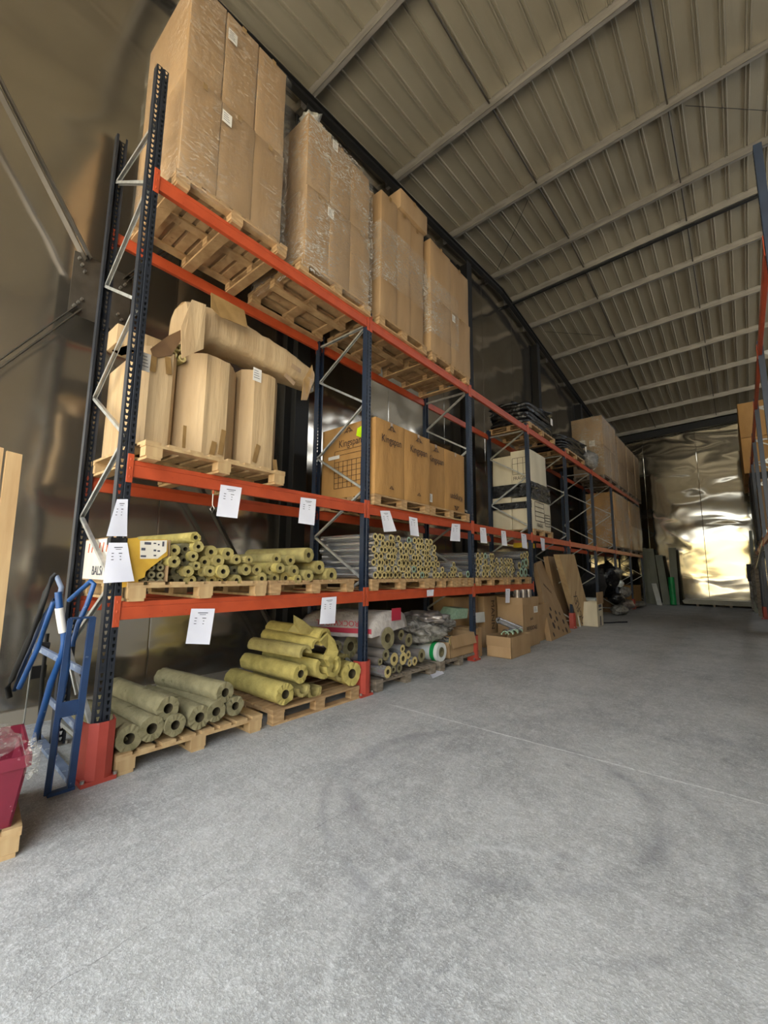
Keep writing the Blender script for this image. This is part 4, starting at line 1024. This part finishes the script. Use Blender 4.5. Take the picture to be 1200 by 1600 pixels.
def open_box(name, label, x0, x1, y0, y1, z0, z1, m='cardboard', flap=.14, rz=0, flaps=(1, 1, 1, 1), droop=.9):
    root = thing(name, label, 'cardboard box', ((x0+x1)/2, (y0+y1)/2, z0)); t = .006; b = MB()
    b.box(x0, x1, y0, y1, z0, z0+t); b.box(x0, x0+t, y0, y1, z0, z1); b.box(x1-t, x1, y0, y1, z0, z1); b.box(x0, x1, y0, y0+t, z0, z1); b.box(x0, x1, y1-t, y1, z0, z1)
    b.build('carton_body', m, root)
    for i, (a, c, o) in enumerate((((x1, y0), (x1, y1), (1, 0)), ((x0, y0), (x1, y0), (0, -1)), ((x0, y0), (x0, y1), (-1, 0)), ((x0, y1), (x1, y1), (0, 1)))):
        if not flaps[i]: continue
        d = Vector((o[0]*(1-droop)+o[0]*.02, o[1]*(1-droop)+o[1]*.02, -droop)).normalized()*flap
        e = Vector((o[0]*.004, o[1]*.004, 0)); A1, C1 = Vector((*a, z1))+e, Vector((*c, z1))+e
        b = MB(); b.prism([A1, C1, C1+d, A1+d], Vector((o[0], o[1], 0))*.005); b.build('flap', m, root)
    if rz: root.rotation_euler = (0, 0, rz)
    return root
open_box('cardboard_box', 'open brown box with spread flaps on the grey pallet left of the third post', -.4, .02, 5.95, 6.72, .146, .48, flap=.18, rz=.0, droop=.8)
# ---- floor, third bay
ob = open_box('cardboard_box', 'open carton on the floor filled with curved green-grey shells', -.02, .44, 7.28, 8.15, 0, .36, flap=.17, droop=1.0, flaps=(1, 1, 0, 0))
for k in range(6):
    c = Vector((.12+.03*(k % 2), 7.4+.11*k, .36)); wool_tube('pale green curved foam shell standing in the open floor carton', c+Vector((.16, 0, .02)), .07, .32, 1.2, m='foil', me='foam_green', arc=(0, PI), ri=.75, name='foam_shell', group='foam shells in the open carton', cat='foam shell', n=14)
c = at(812, 968, X=.25); wool_tube('silver foil roll leaning out of the open floor carton', Vector((.3, 8.05, .42)), .06, .55, -1.1, .35, m='foil', name='wrapped_roll')
tc = open_box('cardboard_box', 'tall open carton with a white sticker, packed with silver rolls', -.35, .2, 8.45, 9.3, 0, .98, flap=.14, droop=1.0, flaps=(1, 1, 0, 0))
sticker(tc, 837, 952, .215, .22, .13)
text('pack', .09, 'ink_brown', tc, (.206, 8.87, .55), (0, 1, 0), (0, 0, 1)); text('WERDOHLE', .12, 'ink_brown', tc, (.206, 8.87, .36), (0, 1, 0), (0, 0, 1), sx=.9)
for k in range(5):
    c = Vector((.05-.1*(k % 2), 8.55+.15*k, 1.13)); b = MB(); b.tube(c, c+Vector((0, 0, -.5)), .06, 14, .035, 0, 1); tag(b.build('pipe_section', ['foil' if k % 2 else 'foil_dull', 'foam_green']), 'foil roll standing upright in the tall open carton', 'pipe insulation', 'rolls standing in the tall open carton')
open_box('cardboard_box', 'plain tall open carton right of the stickered one', -.35, .1, 9.52, 10.18, 0, .78, flap=.22, droop=1.0, flaps=(1, 0, 0, 0))
mc = carton('cardboard_box', 'carton reading MANN standing behind the open floor carton', -.95, -.42, 8.0, 9.1, 0, 1.0, 'cardboard', bulge=.008)
text('MANN', .2, 'ink_brown', mc, (-.405, 8.35, .62), (0, 0, -1), (0, 1, 0), sx=1.0)
carton('cardboard_box', 'plain brown carton in shadow behind the third post', -.95, -.5, 6.95, 7.9, 0, 1.02, 'cardboard', bulge=.008)
carton('cardboard_box', 'low brown carton between the third post guard and the open floor carton', -.75, -.08, 6.95, 7.22, 0, .5, 'cardboard', bulge=.008)
# ---- leaning flat cartons, fourth bay
def leaning(label, bl, br, tl, tr, th, m='cardboard', nm='cardboard_box'):
    bl, br, tl, tr = map(Vector, (bl, br, tl, tr)); n_ = (br-bl).cross(tl-bl).normalized(); tr = tr-n_*(tr-bl).dot(n_); root = thing(nm, label, 'cardboard box', (bl+br)/2)
    n = (br-bl).cross(tl-bl).normalized()
    if n.x < 0: n = -n
    b = MB(); b.prism([bl, br, tr, tl], -n*th); b.build('carton_body', m, root, bevel=.008); return root, n, bl, br, tl, tr
def face_text(info, s, size, fu, fv, rightdir='up', m='ink_brown'):
    root, n, bl, br, tl, tr = info; p = bl.lerp(br, fu).lerp(tl.lerp(tr, fu), fv); u = (tl-bl).normalized(); r = u.cross(n)
    text(s, size, m, root, p+n*.002, u if rightdir == 'up' else r, -r if rightdir == 'up' else u)
i1 = leaning('long flat carton with dark round spots near its foot, leaning beside the fourth post', at(862, 1002, Z=0), at(893, 988, Z=0), at(838, 880, X=-.35), at(850, 874, X=-.35), .12)
root, n, bl, br, tl, tr = i1; b = MB()
for (fu, fv, r) in ((.2, .28, .07), (.5, .22, .06), (.25, .16, .075), (.55, .30, .05), (.45, .11, .05), (.8, .16, .06), (.15, .06, .05), (.8, .05, .07), (.35, .2, .035), (.62, .06, .035), (.75, .27, .045), (.3, .36, .05)):
    p = bl.lerp(br, fu).lerp(tl.lerp(tr, fu), fv); b.tube(p+n*.002, p+n*.004, r, 14)
b.build('dark_spots', 'ink_brown', root); face_text(i1, 'ARMAFLEX', .1, .5, .62, 'r')
i2 = leaning('plain flat carton leaning behind the fifth post', at(878, 984, Z=0), at(893, 975, Z=0), at(856, 869, X=-.3), at(878, 869, X=-.3), .12)
i3 = leaning('long flat carton with vertical dark lettering leaning outside the fifth post', at(905, 979, Z=0), at(926, 974, Z=0), at(874, 867, X=.08), at(893, 866, X=.08), .16, 'cardboard_pale')
face_text(i3, 'K-FLEX', .3, .3, .3, 'up')
root, n, bl, br, tl, tr = i3; b = MB(); p = bl.lerp(br, .35).lerp(tl.lerp(tr, .35), .08); b.tube(p+n*.002, p+n*.004, .11, 18, .07); b.build('printed_ring', 'ink_brown', root)
b = MB(); b.box(-.7, -.35, 10.2, 10.7, L2-.135-.12, L2-.14); tag(b.build('yellow_packet', 'yellow_paint'), 'small yellow packet jammed under the middle beam above the leaning cartons', 'packet')
r = open_box('cardboard_box', 'narrow white printed box with a brown flap, standing past the lettered carton', .02, .42, 13.15, 13.75, 0, .68, 'cardboard_white', flap=.01, flaps=(0, 0, 0, 0))
b = MB(); b.box(.425, .44, 13.12, 13.8, .62, .95); b.build('brown_flap', 'cardboard', r); b = MB(); b.box(.421, .424, 13.4, 13.5, .02, .28); b.box(.421, .424, 13.3, 13.6, .44, .48); b.box(.421, .424, 13.3, 13.6, .52, .6); b.build('dark_print', 'ink', r)
b = MB(); b.bar((.0, 13.0, .0), (-.12, 12.95, 1.12), .5, .02, 0, Vector((1, .2, 0))); tag(b.build('white_board', 'white_plastic'), 'tall thin white board edge behind the narrow printed box', 'board')
carton('plastic_drum', 'grey-white square container, upper of two beyond the narrow box', -.25, .12, 14.2, 14.75, .36, .72, 'white_plastic', seam=False, cat='container')
carton('plastic_drum', 'grey-white square container, lower of two beyond the narrow box', -.25, .14, 14.2, 14.8, 0, .355, 'white_plastic', seam=False, cat='container')
b = MB(); b.path([(.25, 13.95, .03), (.42, 14.3, .02), (.62, 14.7, .02), (.8, 14.95, .02)], .02); tag(b.build('black_hose', 'black_foam'), 'short length of black hose lying on the floor in the aisle', 'hose')
for (u, v, X, rr, m, l) in ((950, 905, -.35, (.4, .6, .6), 'black_film', 'tall slumped heap of black film in the sixth bay'), (925, 915, -.6, (.4, .9, .45), 'black_foam', 'dark foam bundle behind the white board'),
        (962, 893, -.1, (.2, .45, .13), 'grey_wrap', 'crumpled pale film on top of the black heap'), (967, 912, .0, (.15, .3, .13), 'white_plastic', 'white crumpled sheet lying on the black heap'),
        (963, 935, .0, (.25, .4, .2), 'black_film', 'lower bulge of black film near the floor'), (975, 925, .05, (.2, .5, .2), 'grey_wrap', 'grey crumpled plastic sliding down beside the black heap'),
        (968, 953, .1, (.25, .45, .18), 'grey_wrap', 'grey plastic bag on the floor under the black heap'), (980, 945, .1, (.2, .6, .2), 'foil_dull', 'dull brownish film scrap near the far red guard'),
        (997, 943, .0, (.25, .8, .1), 'grey_wrap', 'flat grey scrap on the floor past the far red guard')):
    c = at(u, v, X=X); blob('film_heap', l, 'plastic film', c, rr, m, .3, 4, floor=.005)
carton('cardboard_box', 'brown carton on the floor deep in the last bay', -.9, -.1, 21.4, 23.2, 0, .95, 'cardboard_gold')
carton('cardboard_box', 'dark brown carton on the floor under the far middle shelf', -1.0, -.35, 18.3, 20.4, 0, 1.7, 'cardboard_dark')
# ---- far wall: leaning sheets, green roll, stacked steel sheets
sheets = [(1010, 1022, 945, 852, 2.8, 'grey_sheet'), (1016, 1034, 945, 855, 2.75, 'grey_sheet'), (1022, 1032, 946, 862, 2.6, 'grey_sheet'), (1036, 1048, 944, 868, 2.4, 'grey_sheet'), (1050, 1062, 944, 852, 2.75, 'grey_sheet'), (1027, 1035, 947, 915, 1.0, 'white_plastic')]
sl = ['grey-green board leaning on the far wall, leftmost', 'wide grey-green board leaning on the far wall, second from left', 'narrow grey board leaning in front of the wide one', 'lower grey-green board left of the green roll', 'brownish tall board right of the green roll', 'short pale board at the foot of the leaning grey boards']
for (ua, ub, vb, vt, h, m), l in zip(sheets, sl):
    Yb = (25.1 if h > 1.5 else 24.6)-.07*sheets.index((ua, ub, vb, vt, h, m)); a = at(ua, vb, Y=Yb).x; c = at(ub, vb, Y=Yb).x; sh = -.25 if ua < 1040 else -.02
    b = MB(); b.prism([(a, Yb, 0), (c, Yb, 0), (c+sh, Yb+.55, h), (a+sh, Yb+.55, h)], (0, .03, 0)); tag(b.build('leaning_board', m), l, 'board')
b = MB(); b.tube((1.0, 24.35, .03), (.96, 24.6, 1.3), .13, 20); tag(b.build('green_roll', 'green_plastic'), 'green roll leaning upright against the far wall boards', 'roll')
root = thing('steel_sheet_stack', 'low stack of steel sheets on bearers at the foot of the far wall', 'metal sheets', (2.7, 25.3, 0))
for k in range(6):
    b = MB(); dx = random.uniform(-.05, .05); b.box(1.35+dx, 4.0+dx, 24.7, 25.9, .1+k*.035, .128+k*.035); b.build('steel_sheet', 'sheet_steel', root)
for x in (1.9, 2.5, 3.1): b = MB(); b.box(x-.05, x+.05, 24.65, 25.9, 0, .1); b.build('bearer', 'wood_old', root)
# ---- right-hand rack load
for k in range(2):
    for j, y in enumerate((16.9, 19.6, 22.3 - .2)):
        if j == 0: continue
        carton('cardboard_box', '%s reddish-brown carton on top of the right rack, %s one' % (['lower', 'upper'][k], ['nearest', 'nearer', 'farther'][j]), 3.95, 5.05, y+.05, y+2.45, pz+k*1.3, pz+k*1.3+1.29, 'cardboard_gold', bulge=.012)
    pallet(4.6, 20.8 if k else 23.35, L3, 'c', 'pallet under the %s reddish-brown cartons of the right rack' % ['farther', 'nearer'][k], w=2.3)
for (y0, y1, z0, z1, x0, m, l) in ((16.9, 19.2, m2, 4.55, 4.02, 'black_foam', 'tall black wrapped load on the right rack middle shelf'), (14.3, 16.3, m2, 3.9, 4.12, 'cardboard', 'brown carton on the right rack middle shelf behind the posts'),
        (14.3, 15.3, 0, 1.5, 4.15, 'cardboard', 'brown carton on the floor inside the right rack')):
    carton('cardboard_box' if m != 'black_foam' else 'wrapped_load', l, x0, 5.0, y0, y1, z0, z1, m, cat='cardboard box' if m != 'black_foam' else 'wrapped goods', seam=m != 'black_foam')
pallet(4.6, 18.05, L2, 'c', 'pallet under the tall black load of the right rack', w=2.3); pallet(4.6, 15.3, L2, 'c', 'pallet under the brown carton on the right rack middle shelf', w=2.0)
b = MB(); b.bar((3.98, 20.5, 0), (4.02, 20.6, 2.2), .1, .16); tag(b.build('timber_board', 'wood_old'), 'weathered board standing against the right-hand rack', 'board')
b = MB(); b.bar((3.9, 22.2, 0), (3.98, 22.3, 3.2), .1, .12); tag(b.build('timber_board', 'grey_sheet'), 'grey plank standing upright beyond the weathered board', 'board')
blob('film_heap', 'bunched clear film hanging beside the weathered board', 'plastic film', (3.95, 21.2, 1.1), (.1, .3, .7), 'grey_wrap', .4, 5)
carton('wrapped_load', 'small black box sticking out beside the right-hand rack', 3.75, 4.02, 23.0, 23.6, 1.2, 1.9, 'black_foam', seam=False, cat='box')
carton('wrapped_load', 'grey film-wrapped stack under the small black box beside the right-hand rack', 3.78, 4.0, 23.0, 23.6, 0, 1.198, 'grey_wrap', seam=False, cat='wrapped goods')
b = MB(); b.bar((4.0, 19.0, 1.7), (4.1, 14.2, 2.35), .06, .06); tag(b.build('metal_bar', 'galv'), 'pale slanting bar across the right-hand rack', 'bar')

# ------------------------------------------------------------------ paper notices
def sheet(label, pts, X, n=8, curl=.0, lines=True, cat='paper sheet', fw=None):
    """pts: tl, tr, br, bl picture corners on the plane x=X"""
    tl, tr, br_, bl = [at(u, v, X=X) for u, v in pts]
    root = MB(); vs = []; ph = random.uniform(0, 6)
    def P(s, t, off=0):
        p = tl.lerp(tr, s).lerp(bl.lerp(br_, s), t); p = p.copy(); p.x += .012*t*math.sin(2.2*s+ph)+curl*t*t+off; return p
    for off in (0, -.0012):
        for i in range(n+1):
            for j in range(n+1): vs.append(P(i/n, j/n, off))
    q = (n+1)**2; fs = [(k*q+i*(n+1)+j, k*q+(i+1)*(n+1)+j, k*q+(i+1)*(n+1)+j+1, k*q+i*(n+1)+j+1) for k in (0, 1) for i in range(n) for j in range(n)]
    root.add(vs, fs, 0, True); o = root.build('paper_notice', 'paper', loc=tl); tag(o, label, cat)
    if lines:
        b = MB()
        for (s0, s1, t, w) in ((.3, .72, .12, .010), (.38, .65, .17, .006), (.2, .3, .27, .010), (.52, .68, .27, .010), (.2, .29, .35, .009), (.56, .62, .35, .009), (.2, .3, .43, .009), (.56, .62, .43, .009)):
            A_, B_, C_, D_ = P(s0, t-w, .001), P(s1, t-w, .001), P(s1, t+w, .001), P(s0, t+w, .001)
            b.prism([A_, B_, C_, D_], (.0008, 0, 0))
        b.build('printed_lines', 'ink', o)
    return o
sheet('white notice hanging from the middle beam, first from the left', [(345, 757), (378, 762), (370, 810), (339, 806)], .018)
sheet('white notice hanging from the middle beam, left of the second rack post', [(470, 777), (494, 780), (490, 821), (467, 817)], .018)
sheet('white notice taped on the lower beam above the dusty rolls', [(299, 951), (336, 951), (327, 1007), (291, 1006)], .018)
sheet('white notice taped on the lower beam above the yellow rolls', [(503, 934), (526, 932), (523, 974), (499, 975)], .018)
sheet('slanting white notice on the middle beam just right of the second post', [(594, 798), (609, 798), (619, 830), (601, 831)], .018)
sheet('white notice under the printed cartons with its corner turned, second past the post', [(639, 807), (652, 810), (655, 838), (642, 836)], .018)
sheet('white notice on the middle beam left of the third post', [(706, 818), (719, 819), (718, 846), (704, 845)], .018)
sheet('white notice on the middle beam, first right of the third post', [(750, 824), (759, 825), (761, 849), (752, 848)], .018)
sheet('white notice on the middle beam, second right of the third post', [(783, 829), (790, 830), (792, 853), (785, 852)], .018)
sheet('white notice right at the fourth post on the middle beam', [(814, 833), (822, 835), (824, 858), (816, 856)], .018)
sheet('white notice on the middle beam, first beyond the fourth post', [(844, 840), (851, 842), (852, 860), (846, 860)], .018)
sheet('white notice hanging from the lower beam above the MANN carton', [(790, 920), (797, 920), (797, 942), (789, 942)], .018)
sheet('small square label stuck on the lower beam of the second bay', [(667, 922), (678, 921), (678, 931), (667, 932)], .018, curl=0)
sheet('white notice on the nearest post, upper one above the black strap', [(183, 780), (200, 780), (198, 838), (164, 838)], .03, curl=.02)
sheet('larger curled white notice on the nearest post, below the black strap', [(170, 848), (199, 848), (208, 908), (158, 911)], .03, curl=.03)
for t_, h_, l_ in ((1.70, .055, 'black strap round the nearest rack post between the two notices'),):
    b = MB()
    b.box(.004, .008, YS[0]-.056, YS[0]+.056, t_-h_/2, t_+h_/2); b.box(-.076, -.072, YS[0]-.056, YS[0]+.056, t_-h_/2, t_+h_/2); b.box(-.076, .008, YS[0]-.056, YS[0]-.052, t_-h_/2, t_+h_/2); b.box(-.076, .008, YS[0]+.052, YS[0]+.056, t_-h_/2, t_+h_/2)
    tag(b.build('strap', 'black_foam'), l_, 'strap')
p = [at(u, v, Z=.01) for (u, v) in ((668, 1045), (685, 1041), (694, 1052), (676, 1060))]
b = MB(); nn = 8; vs = []
for off in (0, .0012):
    for i in range(nn+1):
        for j in range(nn+1):
            q = p[0].lerp(p[1], i/nn).lerp(p[3].lerp(p[2], i/nn), j/nn); q = q.copy(); q.z = .008+.10*max(0, .5-j/nn)**1.5+off; vs.append(q)
qn = (nn+1)**2; b.add(vs, [(k*qn+i*(nn+1)+j, k*qn+(i+1)*(nn+1)+j, k*qn+(i+1)*(nn+1)+j+1, k*qn+i*(nn+1)+j+1) for k in (0, 1) for i in range(nn) for j in range(nn)], 0, True)
tag(b.build('paper_notice', 'paper'), 'curled white sheet fallen on the floor before the grey pallets', 'paper sheet')
# hook hanging from the middle beam
b = MB(); p = at(333, 772, X=-.02); b.path([p, p+Vector((0, .0, -.10)), p+Vector((0, .02, -.13)), p+Vector((0, .0, -.17)), p+Vector((0, -.02, -.14)), p+Vector((0, .0, -.11))], .005, 8)
b.bar(p+Vector((0, 0, .06)), p+Vector((0, 0, 0)), .02, .004, 1); tag(b.build('wire_hook', ['zinc', 'orange']), 'small wire hook hanging from the middle beam beside the first notice', 'hook')

# ------------------------------------------------------------------ blue trolleys at the rack end
root = thing('hand_trolley', 'blue steel trolley with flat rectangular front frame, right beside the nearest post', 'trolley', (.02, 1.0, 0))
Xf = .04
def fbar(pts, w, h, m, nm, up=Vector((1, 0, 0))):
    b = MB()
    for (a, c) in zip(pts[:-1], pts[1:]): b.bar(a, c, w, h, 0, up)
    return b.build(nm, m, root)
A0, A1, B1, B0 = Vector((Xf, .93, 1.15)), Vector((Xf, 1.06, 1.15)), Vector((Xf, 1.03, .03)), Vector((Xf, .90, .03))
fbar([B0, A0], .03, .012, 'blue_dark', 'frame_bar'); fbar([A1, B1], .04, .03, 'blue_dark', 'frame_bar')
fbar([A0, A1+Vector((0, .01, 0))], .012, .04, 'blue_dark', 'frame_bar'); fbar([B0, B1+Vector((0, .02, 0))], .02, .05, 'blue_dark', 'frame_bar')
b = MB(); b.box(Xf-.005, Xf+.005, .925, 1.04, .50, .60); b.build('cross_plate', 'blue_dark', root)
def rt(lst): return [at(u, v, X=X) for (u, v, X) in lst]
for lst, r_, m, nm in (([(91, 925, .0), (94, 960, .0), (100, 990, .0), (101, 1005, .0), (96, 1025, .0), (80, 1065, -.1), (52, 1165, -.5)], .022, 'blue', 'bent_tube'),
                       ([(112, 1010, -.05), (122, 975, -.05), (136, 945, -.05), (147, 912, -.02), (142, 908, -.05), (108, 938, -.35)], .017, 'blue', 'handle_loop'),
                       ([(108, 970, .0), (106, 1040, .0), (92, 1120, .0), (76, 1240, .02)], .014, 'blue', 'bent_tube'),
                       ([(84, 940, -.3), (70, 980, -.35), (60, 1010, -.4), (30, 1075, -.6)], .018, 'blue', 'bent_tube'),
                       ([(100, 1040, -.4), (92, 1100, -.4), (84, 1180, -.5)], .02, 'blue_dark', 'bent_tube')):
    b = MB(); b.path(rt(lst), r_, 12); b.build(nm, m, root)
b = MB(); b.path(rt([(92.5, 950, .002), (94, 962, .002), (97, 980, .002), (98.5, 988, .002)]), .025, 12); b.build('taped_grip', 'sticker', root)
for lst, w, h, m in (([(52, 1008, -.75), (128, 1048, -.02)], .02, .045, 'blue_dusty'), ([(76, 1092, -.75), (118, 1135, -.05)], .02, .045, 'blue_dusty'),
                     ([(57, 1150, -1.25), (112, 1218, -.1)], .06, .03, 'blue_dusty'), ([(110, 1040, -.3), (120, 1085, -.25)], .03, .01, 'galv')):
    b = MB(); P_ = rt(lst); b.bar(P_[0], P_[1], w, h); b.build('cross_bar', m, root)
root = thing('hand_trolley', 'dark blue folded trolley leaning behind the nearer blue one', 'trolley', at(40, 1110, X=-.9))
for lst, r_, m, nm in (([(88, 897, -.5), (82, 903, -.5), (72, 925, -.5), (60, 965, -.55), (45, 1000, -.6), (18, 1062, -.8), (12, 1075, -.8), (15, 1090, -.8)], .02, 'steel_dark', 'frame_tube'),
                       ([(86, 935, -.55), (70, 960, -.55), (30, 1055, -.8), (22, 1080, -.8)], .014, 'blue_dark', 'frame_tube'),
                       ([(53, 1010, -.8), (35, 1145, -1.0)], .006, 'galv', 'rod'), ([(74, 990, -.9), (66, 1060, -.9), (60, 1160, -1.1)], .016, 'steel_dark', 'frame_tube'),
                       ([(88, 900, -.5), (96, 918, -.45), (94, 928, -.45)], .018, 'blue_dusty', 'handle_end')):
    b = MB(); b.path(rt(lst), r_, 10); b.build(nm, m, root)
b = MB(); p = at(58, 1050, X=-.95); b.box(p.x-.01, p.x+.01, p.y-.05, p.y+.06, p.z-.05, p.z+.05); b.build('toe_plate', 'steel_dark', root)
b = MB(); p = at(64, 1008, X=-.8); b.tube(p+Vector((.02, -.03, 0)), p+Vector((.02, .05, -.01)), .03, 16); b.build('wheel', 'black_foam', root)
# ---- left edge: upright timbers, crimson crate on a pallet
for k, (ua, ub, vt, X, l) in enumerate(((8, 33, 712, -.6, 'upright pale timber plank at the left edge, wider one'), (-12, 4, 702, -.62, 'upright timber plank at the extreme left edge, partly cut off'))):
    t0, t1 = at(ua, vt, X=X), at(ub, vt, X=X); y0, y1 = t0.y, t1.y
    b = MB(); b.prism([(X-.1, y0+.03, 0), (X-.1, y1+.04, 0), (X, y1, t1.z), (X, y0, t1.z+.01)], (.05, 0, 0)); tag(b.build('timber_plank', 'wood_light'), l, 'plank')
pl_ = pallet(.15, .27, 0, 'd', 'pale wooden pallet corner under the crimson crate', w=.9, d=.8, rz=-.12)
root = thing('plastic_crate', 'dusty crimson plastic crate on a pallet at the left edge', 'crate', (.2, .25, .15)); CR = (.26, .35, .15)
b = MB(); t = .012; zc0, zc1 = .146, .50
for (s0, s1, z0, z1) in ((.9, 1.0, zc0, zc1-.06), (1.04, 1.04, zc1-.06, zc1)):
    hx0, hy0, hx1, hy1 = .30*s0, .38*s0, .30*s1, .38*s1
    for (dx, dy) in ((1, 0), (-1, 0), (0, 1), (0, -1)):
        if dx: vs = [(dx*hx0-dx*t, -hy0, z0), (dx*hx0-dx*t, hy0, z0), (dx*hx1-dx*t, hy1, z1), (dx*hx1-dx*t, -hy1, z1)]; b.prism([(x+.2, y+.22, z) for x, y, z in vs], (dx*t, 0, 0))
        else: vs = [(-hx0, dy*hy0-dy*t, z0), (hx0, dy*hy0-dy*t, z0), (hx1, dy*hy1-dy*t, z1), (-hx1, dy*hy1-dy*t, z1)]; b.prism([(x+.2, y+.22, z) for x, y, z in vs], (0, dy*t, 0))
b.box(-.05, .45, -.1, .54, zc0, zc0+.01); b.build('crate_body', 'crimson_plastic', root); root.rotation_euler = (0, 0, -.12); root.location = CR
blob('film_scrap', 'crumpled cloudy film spilling over the crimson crate rim', 'plastic film', (.33, .50, .53), (.15, .14, .06), 'film_dense', .7, 6)
blob('film_scrap', 'twisted clear film strip hanging at the crate corner', 'plastic film', (.60, .68, .48), (.02, .03, .09), 'film_dense', .6, 5)
b = MB(); b.tube((-.15, .42, .5), (-.15, .42, .92), .11, 24, r2=.12); tag(b.build('plastic_jug', 'rust_plastic'), 'brownish translucent container behind the crimson crate at the left edge', 'container')
